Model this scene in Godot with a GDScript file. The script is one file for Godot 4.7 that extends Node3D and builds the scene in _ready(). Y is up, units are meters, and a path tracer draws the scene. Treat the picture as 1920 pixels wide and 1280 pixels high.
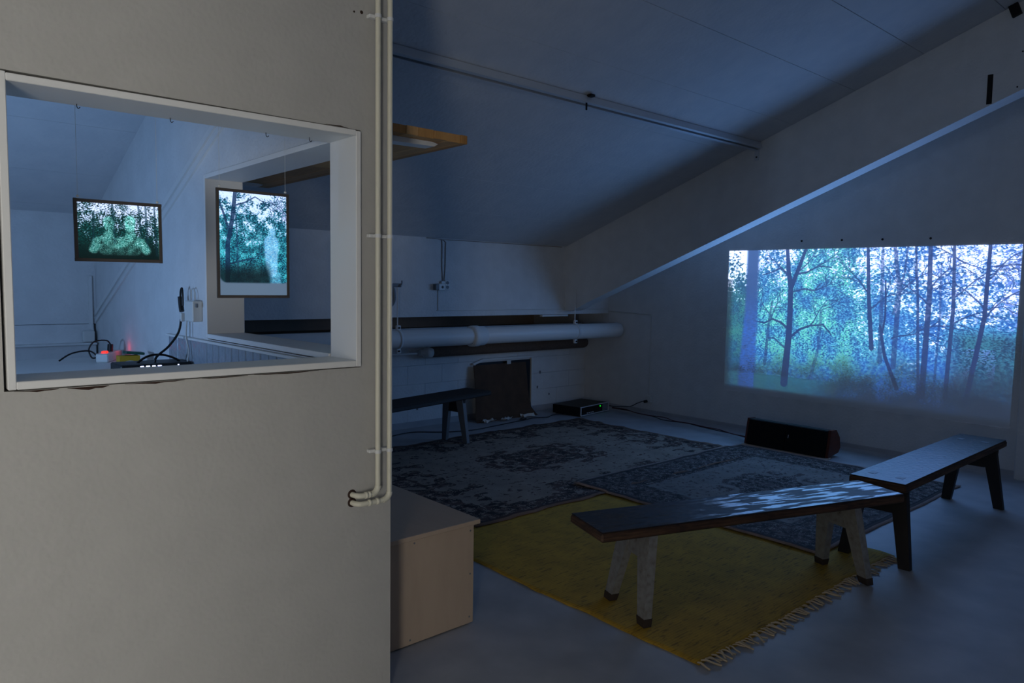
extends Node3D
# Attic screening room: a booth wall with a window in front, a sloped attic room behind it lit by a film projected on the far wall.

const SLOPE := 0.355            # rise of the sloped ceiling per metre towards the camera
const BACK := -6.05             # face of the upper back wall
const RIGHT := 6.95             # face of the right wall
const FRONT := -2.25            # face of the booth's front wall
const SIDE := 1.27              # booth-side face of the booth's side wall
const SIDE_OUT := 1.41

var M := {}
var taken := {}
var rng := RandomNumberGenerator.new()

func ceil_y(z: float) -> float:
	return 1.979 + SLOPE * (z - BACK)

func _ready():
	rng.seed = 7
	# ---- camera
	var cam := Camera3D.new()
	cam.name = "camera"
	cam.position = Vector3(0, 1.5, 0)
	cam.rotation_degrees = Vector3(-4.26, -41.5, 0.81)
	cam.fov = 49.98
	cam.near = 0.05
	cam.far = 60.0
	cam.current = true
	add_child(cam)
	# ---- environment: a closed room, no sky
	var env := Environment.new()
	env.background_mode = Environment.BG_COLOR
	env.background_color = Color.BLACK
	env.tonemap_mode = Environment.TONE_MAPPER_LINEAR
	env.tonemap_exposure = 1.0
	env.sdfgi_enabled = true
	env.ssao_enabled = true
	env.ssil_enabled = true
	var we := WorldEnvironment.new()
	we.name = "environment"
	we.environment = env
	add_child(we)
	# ---- large lights: the light of the projected picture, and of the corridor behind the camera
	area_light("projected_picture_light", Vector3(RIGHT - 0.03, 1.5, -3.04), Vector3(-1, 0, 0), Vector2(2.5, 0.75), Color(0.44, 0.65, 0.97), 2.3)
	area_light("corridor_lamp_light", Vector3(-1.75, 1.05, 1.5), Vector3(0, 0, -1), Vector2(0.8, 1.6), Color(1.0, 1.0, 0.99), 7.0)
	area_light("booth_projector_light", Vector3(-0.42, 1.26, -3.75), Vector3(1, 0.05, -0.9), Vector2(0.12, 0.09), Color(0.56, 0.73, 0.96), 1.3)
	materials()
	structure()
	booth_window()
	side_window()
	roof_things()
	back_wall_things()
	screening_things()
	benches()
	rugs()
	booth_things()
	near_wall_things()
	small_marks()

# ------------------------------------------------------------------ helpers
func area_light(called: String, at: Vector3, towards: Vector3, size: Vector2, c: Color, e: float):
	var l := AreaLight3D.new()
	l.name = called
	l.area_size = size
	l.light_color = c
	l.light_energy = e
	l.shadow_enabled = true
	l.set("area_range", 20.0)
	l.set("area_attenuation", 2.0)
	add_child(l)
	l.look_at_from_position(at, at + towards, Vector3.UP)

func numbered(called: String) -> String:
	if not taken.has(called):
		taken[called] = 0
		return called
	taken[called] += 1
	return "%s_%03d" % [called, taken[called]]

func tag(o: Node3D, label: String, category: String, group := "") -> Node3D:
	o.set_meta("label", label)
	o.set_meta("category", category)
	if group != "":
		o.set_meta("group", group)
	return o

func thing(called: String, at: Vector3, turn: float, label: String, category: String, group := "") -> Node3D:
	var o := Node3D.new()
	o.name = numbered(called)
	add_child(o)
	o.position = at
	o.rotation_degrees.y = turn
	return tag(o, label, category, group)

func part(parent: Node3D, called: String, mesh: Mesh, m: Material, at := Vector3.ZERO, rot := Vector3.ZERO) -> MeshInstance3D:
	var o := MeshInstance3D.new()
	o.name = called
	o.mesh = mesh
	o.material_override = m
	parent.add_child(o, true)
	o.position = at
	o.rotation_degrees = rot
	o.cast_shadow = GeometryInstance3D.SHADOW_CASTING_SETTING_ON
	return o

func solo(called: String, mesh: Mesh, m: Material, at: Vector3, label: String, category: String, group := "", rot := Vector3.ZERO) -> MeshInstance3D:
	var o := part(self, numbered(called), mesh, m, at, rot)
	tag(o, label, category, group)
	return o

func struct(called: String, mesh: Mesh, m: Material, at := Vector3.ZERO) -> MeshInstance3D:
	var o := part(self, called, mesh, m, at)
	o.set_meta("kind", "structure")
	return o

func struct_root(called: String) -> Node3D:
	var o := Node3D.new()
	o.name = called
	o.set_meta("kind", "structure")
	add_child(o)
	return o

func new_st() -> SurfaceTool:
	var st := SurfaceTool.new()
	st.begin(Mesh.PRIMITIVE_TRIANGLES)
	st.set_smooth_group(-1)
	return st

func done(st: SurfaceTool) -> ArrayMesh:
	st.generate_normals()
	return st.commit()

func tri(st: SurfaceTool, a: Vector3, b: Vector3, c: Vector3, out: Vector3):
	# wound so that the face looks towards out (front faces run clockwise)
	if (b - a).cross(c - a).dot(out) > 0.0:
		var t := b
		b = c
		c = t
	st.add_vertex(a)
	st.add_vertex(b)
	st.add_vertex(c)

func quad(st: SurfaceTool, a: Vector3, b: Vector3, c: Vector3, d: Vector3, out: Vector3):
	tri(st, a, b, c, out)
	tri(st, a, c, d, out)

func hexa_into(st: SurfaceTool, lo: Array, hi: Array):
	# lo and hi: four corners each, in the same order round
	var mid := Vector3.ZERO
	for i in 4:
		mid += lo[i] + hi[i]
	mid /= 8.0
	quad(st, lo[0], lo[1], lo[2], lo[3], (lo[0] + lo[2]) * 0.5 - mid)
	quad(st, hi[0], hi[1], hi[2], hi[3], (hi[0] + hi[2]) * 0.5 - mid)
	for i in 4:
		var j := (i + 1) % 4
		quad(st, lo[i], lo[j], hi[j], hi[i], (lo[i] + hi[j]) * 0.5 - mid)

func hexa(lo: Array, hi: Array) -> ArrayMesh:
	var st := new_st()
	hexa_into(st, lo, hi)
	return done(st)

func box_into(st: SurfaceTool, a: Vector3, b: Vector3):
	hexa_into(st, [Vector3(a.x, a.y, a.z), Vector3(b.x, a.y, a.z), Vector3(b.x, a.y, b.z), Vector3(a.x, a.y, b.z)],
		[Vector3(a.x, b.y, a.z), Vector3(b.x, b.y, a.z), Vector3(b.x, b.y, b.z), Vector3(a.x, b.y, b.z)])

func boxes(list: Array) -> ArrayMesh:
	var st := new_st()
	for p in list:
		box_into(st, p[0], p[1])
	return done(st)

func cbox(size: Vector3, b := 0.004) -> ArrayMesh:
	# a box with chamfered edges, centred
	var h := size * 0.5
	b = minf(b, minf(h.x, minf(h.y, h.z)) * 0.9)
	var st := new_st()
	var axes := [Vector3.RIGHT, Vector3.UP, Vector3.BACK]
	for k in 3:
		var u: Vector3 = axes[(k + 1) % 3]
		var v: Vector3 = axes[(k + 2) % 3]
		var n: Vector3 = axes[k]
		var hu := h[(k + 1) % 3] - b
		var hv := h[(k + 2) % 3] - b
		for s in [-1.0, 1.0]:
			var c: Vector3 = n * h[k] * s
			quad(st, c - u * hu - v * hv, c + u * hu - v * hv, c + u * hu + v * hv, c - u * hu + v * hv, n * s)
	for k in 3:   # edges along axis k
		var i := (k + 1) % 3
		var j := (k + 2) % 3
		var w: Vector3 = axes[k] * (h[k] - b)
		for s in [-1.0, 1.0]:
			for t in [-1.0, 1.0]:
				var p: Vector3 = axes[i] * s * h[i] + axes[j] * t * (h[j] - b)
				var q: Vector3 = axes[i] * s * (h[i] - b) + axes[j] * t * h[j]
				quad(st, p - w, p + w, q + w, q - w, axes[i] * s + axes[j] * t)
	for sx in [-1.0, 1.0]:
		for sy in [-1.0, 1.0]:
			for sz in [-1.0, 1.0]:
				var o := Vector3(sx, sy, sz)
				tri(st, Vector3(sx * h.x, sy * (h.y - b), sz * (h.z - b)), Vector3(sx * (h.x - b), sy * h.y, sz * (h.z - b)), Vector3(sx * (h.x - b), sy * (h.y - b), sz * h.z), o)
	return done(st)

func prism(pts: PackedVector2Array, depth: float) -> ArrayMesh:
	# outline in x, y; from z = 0 to z = depth
	var st := new_st()
	var idx := Geometry2D.triangulate_polygon(pts)
	for i in range(0, idx.size(), 3):
		for zz in [0.0, depth]:
			var a := pts[idx[i]]
			var b := pts[idx[i + 1]]
			var c := pts[idx[i + 2]]
			tri(st, Vector3(a.x, a.y, zz), Vector3(b.x, b.y, zz), Vector3(c.x, c.y, zz), Vector3(0, 0, 1 if zz == maxf(depth, 0.0) and depth > 0.0 or zz == 0.0 and depth < 0.0 else -1))
	var cw := Geometry2D.is_polygon_clockwise(pts)
	for i in pts.size():
		var p := pts[i]
		var q := pts[(i + 1) % pts.size()]
		var e := q - p
		var n := Vector3(e.y, -e.x, 0) * (-1.0 if cw else 1.0)
		quad(st, Vector3(p.x, p.y, 0), Vector3(q.x, q.y, 0), Vector3(q.x, q.y, depth), Vector3(p.x, p.y, depth), n)
	return done(st)

func tube(path: Array, r: float, sides := 8, caps := true) -> ArrayMesh:
	var st := SurfaceTool.new()
	st.begin(Mesh.PRIMITIVE_TRIANGLES)
	var rings := []
	var up := Vector3.UP
	var d0: Vector3 = (path[1] - path[0]).normalized()
	if absf(d0.dot(up)) > 0.95:
		up = Vector3.RIGHT
	var side := d0.cross(up).normalized()
	for i in path.size():
		var d: Vector3
		if i == 0:
			d = d0
		elif i == path.size() - 1:
			d = (path[i] - path[i - 1]).normalized()
		else:
			d = ((path[i] - path[i - 1]).normalized() + (path[i + 1] - path[i]).normalized()).normalized()
		side = (side - d * side.dot(d)).normalized()
		var v := d.cross(side)
		var ring := []
		for k in sides:
			var a := TAU * k / sides
			ring.append([side * cos(a) + v * sin(a), path[i]])
		rings.append(ring)
	for i in rings.size() - 1:
		for k in sides:
			var k2 := (k + 1) % sides
			var q := [rings[i][k], rings[i][k2], rings[i + 1][k2], rings[i + 1][k]]
			for n in [0, 2, 1, 0, 3, 2] if ((q[1][1] + q[1][0] * r) - (q[0][1] + q[0][0] * r)).cross((q[2][1] + q[2][0] * r) - (q[0][1] + q[0][0] * r)).dot(q[0][0]) > 0.0 else [0, 1, 2, 0, 2, 3]:
				st.set_normal(q[n][0])
				st.add_vertex(q[n][1] + q[n][0] * r)
	if caps:
		for e in [[0, path[0] - path[1]], [rings.size() - 1, path[-1] - path[-2]]]:
			var ring: Array = rings[e[0]]
			var n: Vector3 = e[1].normalized()
			for k in range(1, sides - 1):
				var a: Vector3 = ring[0][1] + ring[0][0] * r
				var b: Vector3 = ring[k][1] + ring[k][0] * r
				var c: Vector3 = ring[k + 1][1] + ring[k + 1][0] * r
				if (b - a).cross(c - a).dot(n) > 0.0:
					var t := b
					b = c
					c = t
				for p in [a, b, c]:
					st.set_normal(n)
					st.add_vertex(p)
	return st.commit()

func smooth_path(ctrl: Array, steps := 6) -> Array:
	var out := []
	for i in ctrl.size() - 1:
		var p0: Vector3 = ctrl[maxi(i - 1, 0)]
		var p1: Vector3 = ctrl[i]
		var p2: Vector3 = ctrl[i + 1]
		var p3: Vector3 = ctrl[mini(i + 2, ctrl.size() - 1)]
		for k in steps:
			out.append(p1.cubic_interpolate(p2, p0, p3, float(k) / steps))
	out.append(ctrl[-1])
	return out

func lathe_x(profile: Array, sides := 28) -> ArrayMesh:
	# profile: [x, radius] pairs, turned round the x axis
	var st := SurfaceTool.new()
	st.begin(Mesh.PRIMITIVE_TRIANGLES)
	st.set_smooth_group(0)
	for i in profile.size() - 1:
		var a: Array = profile[i]
		var b: Array = profile[i + 1]
		for k in sides:
			var t0 := TAU * k / sides
			var t1 := TAU * (k + 1) / sides
			var p := Vector3(a[0], a[1] * cos(t0), a[1] * sin(t0))
			var q := Vector3(a[0], a[1] * cos(t1), a[1] * sin(t1))
			var r := Vector3(b[0], b[1] * cos(t1), b[1] * sin(t1))
			var s := Vector3(b[0], b[1] * cos(t0), b[1] * sin(t0))
			var out := Vector3(a[1] - b[1], (b[0] - a[0]) * cos((t0 + t1) / 2), (b[0] - a[0]) * sin((t0 + t1) / 2))
			if a[1] > 0.0:
				tri(st, p, q, r, out)
			if b[1] > 0.0:
				tri(st, p, r, s, out)
	st.generate_normals()
	return st.commit()

func panel_uv(w: float, h: float, t: float) -> ArrayMesh:
	# upright sheet centred on the origin, facing +z; its picture fills the front
	var st := SurfaceTool.new()
	st.begin(Mesh.PRIMITIVE_TRIANGLES)
	var c := [Vector3(-w / 2, -h / 2, t / 2), Vector3(w / 2, -h / 2, t / 2), Vector3(w / 2, h / 2, t / 2), Vector3(-w / 2, h / 2, t / 2)]
	var uv := [Vector2(0, 1), Vector2(1, 1), Vector2(1, 0), Vector2(0, 0)]
	for n in [0, 2, 1, 0, 3, 2]:
		st.set_normal(Vector3(0, 0, 1))
		st.set_uv(uv[n])
		st.add_vertex(c[n])
	return st.commit()

# ------------------------------------------------------------------ textures and materials
func noise(seed_: int, freq: float, oct := 4, kind := FastNoiseLite.TYPE_SIMPLEX_SMOOTH) -> FastNoiseLite:
	var n := FastNoiseLite.new()
	n.seed = seed_
	n.frequency = freq
	n.noise_type = kind
	n.fractal_octaves = oct
	return n

func two_tone(seed_: int, freq: float, a: Color, b: Color, w := 256, h := 256, oct := 4, power := 1.0) -> ImageTexture:
	var src := noise(seed_, freq, oct).get_seamless_image(w, h)
	var d := src.get_data()
	var im := Image.create(w, h, false, Image.FORMAT_RGB8)
	for y in h:
		for x in w:
			im.set_pixel(x, y, a.lerp(b, pow(d[y * w + x] / 255.0, power)))
	return ImageTexture.create_from_image(im)

func grain(seed_: int, a: Color, b: Color, long_x := true, ratio := 12.0) -> ImageTexture:
	# wood grain: streaks along x (or y)
	var w := 256
	var im := Image.create(w, w, false, Image.FORMAT_RGB8)
	var n := noise(seed_, 0.035, 4)
	var n2 := noise(seed_ + 1, 0.09, 2)
	for y in w:
		for x in w:
			var lx := x / ratio if long_x else float(x)
			var ly := float(y) if long_x else y / ratio
			var v := 0.5 + 0.42 * n.get_noise_2d(lx, ly) + 0.3 * n2.get_noise_2d(lx * 2.0, ly * 2.0)
			im.set_pixel(x, y, a.lerp(b, clampf(v, 0, 1)))
	return ImageTexture.create_from_image(im)

func flaking(seed_: int) -> ImageTexture:
	# varnish (smooth) left in ragged streaks along the grain, bare wood (rough) between
	var w := 512
	var im := Image.create(w, w, false, Image.FORMAT_RGB8)
	var n := noise(seed_, 0.030, 5)
	var n2 := noise(seed_ + 1, 0.012, 2)
	for y in w:
		for x in w:
			var v := n.get_noise_2d(x / 5.0, y * 1.6) + 0.5 * n2.get_noise_2d(x / 2.0, y)
			var k := lerpf(0.48, 1.0, smoothstep(-0.22, -0.02, v))
			im.set_pixel(x, y, Color(k, k, k))
	return ImageTexture.create_from_image(im)

func relief(seed_: int, freq: float, strength: float, w := 256) -> ImageTexture:
	var im := noise(seed_, freq, 4).get_seamless_image(w, w)
	im.convert(Image.FORMAT_RGBA8)
	im.bump_map_to_normal_map(strength)
	return ImageTexture.create_from_image(im)

func mat(called: String, c: Color, rough: float, metal := 0.0) -> StandardMaterial3D:
	var m := StandardMaterial3D.new()
	m.resource_name = called
	m.albedo_color = c
	m.roughness = rough
	m.metallic = metal
	M[called] = m
	return m

func textured(m: StandardMaterial3D, t: Texture2D, scale := Vector3.ONE, world := true) -> StandardMaterial3D:
	m.albedo_texture = t
	m.uv1_triplanar = true
	m.uv1_world_triplanar = world
	m.uv1_scale = scale
	return m

func rough_relief(m: StandardMaterial3D, t: Texture2D, amount: float) -> StandardMaterial3D:
	m.normal_enabled = true
	m.normal_texture = t
	m.normal_scale = amount
	return m

func glow(called: String, c: Color, e: float) -> StandardMaterial3D:
	var m := mat(called, Color(0.02, 0.02, 0.02), 0.4)
	m.emission_enabled = true
	m.emission = c
	m.emission_energy_multiplier = e
	return m

func materials():
	var plaster := two_tone(3, 0.012, Color(0.87, 0.87, 0.865), Color(0.91, 0.91, 0.905))
	var bumps := relief(5, 0.09, 3.0)
	rough_relief(textured(mat("wall", Color(0.95, 0.95, 0.95), 0.8), plaster, Vector3.ONE * 1.3), bumps, 0.25)
	rough_relief(textured(mat("booth_wall", Color(0.95, 0.94, 0.92), 0.75), two_tone(8, 0.02, Color(0.735, 0.73, 0.72), Color(0.755, 0.75, 0.74)), Vector3.ONE * 1.1), relief(6, 0.16, 3.0), 0.07)
	rough_relief(textured(mat("ceiling", Color(0.92, 0.92, 0.92), 0.85), two_tone(9, 0.02, Color(0.85, 0.86, 0.87), Color(0.90, 0.90, 0.90)), Vector3.ONE), bumps, 0.2)
	rough_relief(textured(mat("floor", Color(0.92, 0.92, 0.93), 0.55), two_tone(12, 0.02, Color(0.66, 0.66, 0.665), Color(0.75, 0.75, 0.75), 256, 256, 5), Vector3.ONE * 0.6), relief(13, 0.02, 3.0), 0.10)
	mat("white_paint", Color(0.86, 0.86, 0.85), 0.5)
	mat("frame_paint", Color(0.88, 0.875, 0.86), 0.55)
	mat("cream_paint", Color(0.86, 0.84, 0.76), 0.4)
	mat("crack", Color(0.20, 0.12, 0.08), 0.9)
	mat("plastic_white", Color(0.84, 0.84, 0.82), 0.4)
	mat("plastic_grey", Color(0.45, 0.46, 0.47), 0.5)
	mat("cable_grey", Color(0.60, 0.57, 0.54), 0.6)
	mat("black", Color(0.025, 0.025, 0.028), 0.5)
	mat("cable_black", Color(0.03, 0.03, 0.03), 0.45)
	mat("cable_red", Color(0.30, 0.05, 0.05), 0.5)
	mat("cable_white", Color(0.80, 0.80, 0.78), 0.5)
	mat("steel", Color(0.78, 0.80, 0.82), 0.42, 0.15)
	mat("rust", Color(0.10, 0.075, 0.06), 0.8, 0.2)
	mat("screw", Color(0.18, 0.16, 0.15), 0.5, 0.6)
	textured(mat("lagging", Color(1, 1, 1), 0.9), two_tone(21, 0.05, Color(0.36, 0.30, 0.26), Color(0.45, 0.37, 0.32)), Vector3.ONE * 2.0)
	rough_relief(textured(mat("cardboard", Color(1, 1, 1), 0.92), two_tone(22, 0.02, Color(0.29, 0.215, 0.16), Color(0.35, 0.26, 0.195)), Vector3.ONE), relief(23, 0.06, 2.0), 0.4)
	mat("paper", Color(0.80, 0.80, 0.78), 0.8)
	textured(mat("plywood", Color(1, 1, 1), 0.6), grain(31, Color(0.70, 0.615, 0.53), Color(0.735, 0.65, 0.565), false, 5.0), Vector3.ONE * 0.5)
	for k in 4:
		var lift := [0.0, 0.07, -0.06, 0.03][k] as float
		textured(mat("stave%d" % k, Color(1, 1, 1), 0.5), grain(40 + k, Color(0.68 + lift, 0.49 + lift, 0.27 + lift), Color(0.79 + lift, 0.60 + lift, 0.36 + lift), false, 8.0), Vector3.ONE * 1.5)
	# bench 1: dark varnish flaking off along the grain; the bare wood is dull
	var wear := flaking(51)
	var b1 := mat("varnished_wood", Color(1, 1, 1), 0.62)
	textured(b1, grain(52, Color(0.11, 0.07, 0.05), Color(0.19, 0.125, 0.085), true, 10.0), Vector3(1.1, 1.1, 1.1), false)
	b1.roughness_texture = wear
	rough_relief(b1, relief(53, 0.04, 3.0), 0.10)
	b1.metallic_specular = 0.6
	var b2 := mat("worn_wood", Color(1, 1, 1), 0.36)
	textured(b2, grain(55, Color(0.13, 0.105, 0.085), Color(0.19, 0.155, 0.125), true, 10.0), Vector3(1.4, 1.4, 1.4), false)
	rough_relief(b2, relief(56, 0.06, 4.0), 0.15)
	b2.metallic_specular = 0.27
	textured(mat("edge_wood", Color(1, 1, 1), 0.7), grain(57, Color(0.16, 0.10, 0.065), Color(0.46, 0.33, 0.23), true, 9.0), Vector3(2, 2, 2), false)
	textured(mat("dark_wood", Color(1, 1, 1), 0.6), grain(58, Color(0.11, 0.085, 0.07), Color(0.18, 0.14, 0.11), false, 9.0), Vector3(2, 2, 2), false)
	textured(mat("chipped_paint", Color(1, 1, 1), 0.6), two_tone(59, 0.03, Color(0.24, 0.18, 0.14), Color(0.62, 0.615, 0.60), 256, 256, 5, 0.22), Vector3(3, 3, 3), false)
	mat("worn_foot", Color(0.25, 0.20, 0.165), 0.85)
	mat("plug_wood", Color(0.20, 0.15, 0.12), 0.5)
	textured(mat("cheek_wood", Color(1, 1, 1), 0.45), grain(60, Color(0.30, 0.12, 0.06), Color(0.42, 0.19, 0.10), true, 8.0), Vector3(3, 3, 3), false)
	mat("grille", Color(0.008, 0.008, 0.009), 0.95)
	mat("tassel", Color(0.80, 0.72, 0.60), 0.95)
	mat("yellow_box", Color(0.75, 0.58, 0.10), 0.6)
	mat("green_tape", Color(0.02, 0.30, 0.24), 0.5)
	mat("foil_edge", Color(0.34, 0.31, 0.29), 0.35, 0.3)
	mat("bead_board", Color(0.60, 0.63, 0.66), 0.22)
	rough_relief(M.bead_board, relief(61, 0.05, 4.0), 0.35)
	M.bead_board.uv1_triplanar = true
	glow("led_white", Color(0.75, 0.8, 1.0), 4.0)
	glow("led_red", Color(1.0, 0.12, 0.04), 3.0)
	glow("led_green", Color(0.05, 1.0, 0.15), 1.2)
	glow("lamp_face", Color(1.0, 0.92, 0.80), 1.0)
	glow("lens_face", Color(0.35, 0.6, 1.0), 1.5)

# ------------------------------------------------------------------ the room
func structure():
	struct("floor", boxes([[Vector3(-3.2, -0.2, -7.6), Vector3(7.3, 0.0, 1.9)]]), M.floor)
	# sloped ceiling: backing, then each board with a joint between
	var top := ceil_y(1.2)
	var low := ceil_y(-7.6)
	var cl := struct_root("ceiling")
	part(cl, "backing", hexa([Vector3(-3.1, low + 0.03, -7.6), Vector3(7.3, low + 0.03, -7.6), Vector3(7.3, top + 0.03, 1.2), Vector3(-3.1, top + 0.03, 1.2)],
		[Vector3(-3.1, low + 0.2, -7.6), Vector3(7.3, low + 0.2, -7.6), Vector3(7.3, top + 0.2, 1.2), Vector3(-3.1, top + 0.2, 1.2)]), M.ceiling)
	var joints := [-7.6, -6.5, -5.93, -5.46, -4.88, -4.34, -3.81, -3.29, -2.762, -2.25, -1.72, -1.2, -0.6, 0.0, 0.6, 1.2]
	for i in joints.size() - 1:
		var g := 0.0022 if i > 7 else 0.0012
		var a: float = joints[i] + g
		var b: float = joints[i + 1] - g
		var ya := ceil_y(a)
		var yb := ceil_y(b)
		part(cl, "ceiling_board", hexa([Vector3(-3.1, ya, a), Vector3(7.3, ya, a), Vector3(7.3, yb, b), Vector3(-3.1, yb, b)],
			[Vector3(-3.1, ya + 0.028, a), Vector3(7.3, ya + 0.028, a), Vector3(7.3, yb + 0.028, b), Vector3(-3.1, yb + 0.028, b)]), M.ceiling)
	# upper back wall, its dark recess below, and the painted block wall behind
	var up := struct("wall_back", boxes([[Vector3(-0.8, 1.19, BACK - 0.07), Vector3(7.2, 2.12, BACK)]]), M.wall)
	var blocks := struct_root("wall_back_lower")
	part(blocks, "mortar", boxes([[Vector3(-0.8, 0, -6.6), Vector3(7.2, 1.03, -6.433)]]), M.wall)
	struct("wall_added_void", boxes([[Vector3(-0.9, 0.0, -7.55), Vector3(7.2, 2.0, -7.4)], [Vector3(-0.9, 0.9, -7.4), Vector3(7.2, 1.0, -6.6)], [Vector3(-0.9, 0.9, -7.4), Vector3(-0.75, 2.0, -6.4)], [Vector3(SIDE, 0.9, -7.4), Vector3(SIDE_OUT, 2.0, -6.4)]]), M.plywood)  # unseen void added behind the slot so that it falls dark
	var bm := []
	for k in 3:
		bm.append(cbox(Vector3(0.4385, 0.1965, 0.02), 0.0012 + 0.0006 * k))
	for row in 5:
		var x := 3.35 + (0.22 if row % 2 else 0.0)
		while x < 6.95:
			var w := 0.44
			if x + w > 7.1:
				break
			part(blocks, "block", bm[(row * 3 + int(x * 10)) % 3], M.wall, Vector3(x + w / 2, 0.065 + row * 0.198 + 0.099, -6.4275 - 0.0012 * ((row + int(x * 7)) % 3)))
			x += w
	# right wall
	struct("wall_right", boxes([[Vector3(RIGHT, 0, -7.6), Vector3(RIGHT + 0.2, 4.6, 1.0)]]), M.wall)
	struct("wall_right_pier", cbox(Vector3(0.12, 4.5, 0.5), 0.008), M.wall, Vector3(RIGHT + 0.025, 2.25, -1.42))
	# left wall, and the wall close behind the camera with its doorway to a lit corridor
	struct("wall_left", boxes([[Vector3(-3.1, 0, -2.4), Vector3(-2.9, 4.6, 0.9)]]), M.wall)
	struct("wall_rear", boxes([[Vector3(-2.9, 0, 0.7), Vector3(-2.4, 4.6, 0.85)], [Vector3(-0.9, 0, 0.7), Vector3(7.2, 4.6, 0.85)], [Vector3(-2.4, 2.1, 0.7), Vector3(-0.9, 4.6, 0.85)]]), M.wall)
	struct("door_1", boxes([[Vector3(-2.4, 0, 0.68), Vector3(-2.37, 2.1, 0.87)], [Vector3(-0.93, 0, 0.68), Vector3(-0.9, 2.1, 0.87)], [Vector3(-2.37, 2.07, 0.68), Vector3(-0.93, 2.1, 0.87)]]), M.frame_paint)
	struct("wall_corridor", boxes([[Vector3(-2.9, 0, 1.6), Vector3(-0.6, 2.4, 1.75)], [Vector3(-2.9, 0, 0.85), Vector3(-2.75, 2.4, 1.6)], [Vector3(-0.75, 0, 0.85), Vector3(-0.6, 2.4, 1.6)], [Vector3(-2.9, 2.4, 0.85), Vector3(-0.6, 2.5, 1.75)]]), M.wall)
	var lamp := thing("corridor_lamp", Vector3(-1.75, 1.05, 1.6), 0, "tall warm light panel on the corridor wall beyond the doorway", "lamp")
	part(lamp, "housing", cbox(Vector3(0.9, 1.7, 0.06), 0.01), M.white_paint, Vector3(0, 0, -0.031))
	part(lamp, "lamp_face", cbox(Vector3(0.8, 1.6, 0.02), 0.004), M.lamp_face, Vector3(0, 0, -0.07))
	# the booth: front wall with a window, side wall with a window, left end
	# the wall opening is a little larger than the wooden lining, so that a crack shows round it
	var x0 := 0.259
	var x1 := 1.2885
	var y0 := 1.2135
	var y1 := 2.024
	struct("wall_front", boxes([
		[Vector3(-2.9, 0, FRONT - 0.15), Vector3(x0, 3.5, FRONT)],
		[Vector3(x1, 0, FRONT - 0.15), Vector3(SIDE_OUT, 3.5, FRONT)],
		[Vector3(x0, 0, FRONT - 0.15), Vector3(x1, y0, FRONT)],
		[Vector3(x0, y1, FRONT - 0.15), Vector3(x1, 3.5, FRONT)]]), M.booth_wall)
	var z0 := -3.71
	var z1 := -2.40
	struct("wall_booth_side", boxes([
		[Vector3(SIDE, 0, -6.45), Vector3(SIDE_OUT, 3.0, z0)],
				[Vector3(SIDE, 0, z0), Vector3(SIDE_OUT, 1.221, z1)],
		[Vector3(SIDE, 2.0255, z0), Vector3(SIDE_OUT, 3.4, z1)]]), M.wall)
	struct("wall_booth_end", boxes([[Vector3(-0.9, 0, -6.5), Vector3(-0.75, 3.5, FRONT - 0.15)]]), M.wall)
	# coved skirtings
	var cove := PackedVector2Array([Vector2(0, 0), Vector2(0.05, 0), Vector2(0.028, 0.012), Vector2(0.012, 0.03), Vector2(0.005, 0.06), Vector2(0, 0.068)])
	var sk := struct("baseboard_back", prism(cove, 5.5), M.floor, Vector3(SIDE_OUT, 0, -6.42))
	sk.rotation_degrees.y = 90
	var sk2 := struct("baseboard_right", prism(cove, 4.9), M.floor, Vector3(RIGHT, 0, -1.6))
	sk2.rotation_degrees.y = 180

func booth_window():
	# wooden lining of the booth's front window: four boards, standing a little proud of the wall
	var w := struct_root("window_1")
	var f := FRONT + 0.012
	var b := -2.425
	var zc := (f + b) / 2
	var d := f - b
	part(w, "jamb", cbox(Vector3(0.019, 0.800, d), 0.002), M.frame_paint, Vector3(0.2755, 1.618, zc))
	part(w, "jamb", cbox(Vector3(0.019, 0.800, d), 0.002), M.frame_paint, Vector3(1.2745, 1.618, zc))
	part(w, "head", cbox(Vector3(0.98, 0.019, d), 0.002), M.frame_paint, Vector3(0.775, 2.0085, zc), Vector3(0, 0, 0.3))
	part(w, "sill", cbox(Vector3(0.98, 0.021, d), 0.002), M.frame_paint, Vector3(0.775, 1.2285, zc))
	for h in [[0.47, -2.4], [0.72, -2.4], [1.02, -2.4], [1.16, -2.37]]:
		part(w, "hook", tube(smooth_path([Vector3(0, 0.0, 0), Vector3(0.001, -0.010, 0), Vector3(0.004, -0.014, 0.002), Vector3(0.008, -0.010, 0.004)], 3), 0.0012, 5), M.screw, Vector3(h[0], 1.999, h[1]))

func side_window():
	var w := struct_root("window_2")
	var x0 := SIDE - 0.012
	var x1 := 1.445
	var xc := (x0 + x1) / 2
	var d := x1 - x0
	part(w, "jamb", cbox(Vector3(d, 0.792, 0.02), 0.002), M.frame_paint, Vector3(xc, 1.625, -3.696))
	part(w, "jamb", cbox(Vector3(0.15, 0.792, 0.02), 0.002), M.frame_paint, Vector3(1.37, 1.625, -2.413))
	part(w, "head", cbox(Vector3(d, 0.022, 1.258), 0.002), M.frame_paint, Vector3(xc, 2.013, -3.056))
	part(w, "sill", cbox(Vector3(d, 0.022, 1.258), 0.002), M.frame_paint, Vector3(xc, 1.238, -3.056))

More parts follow.
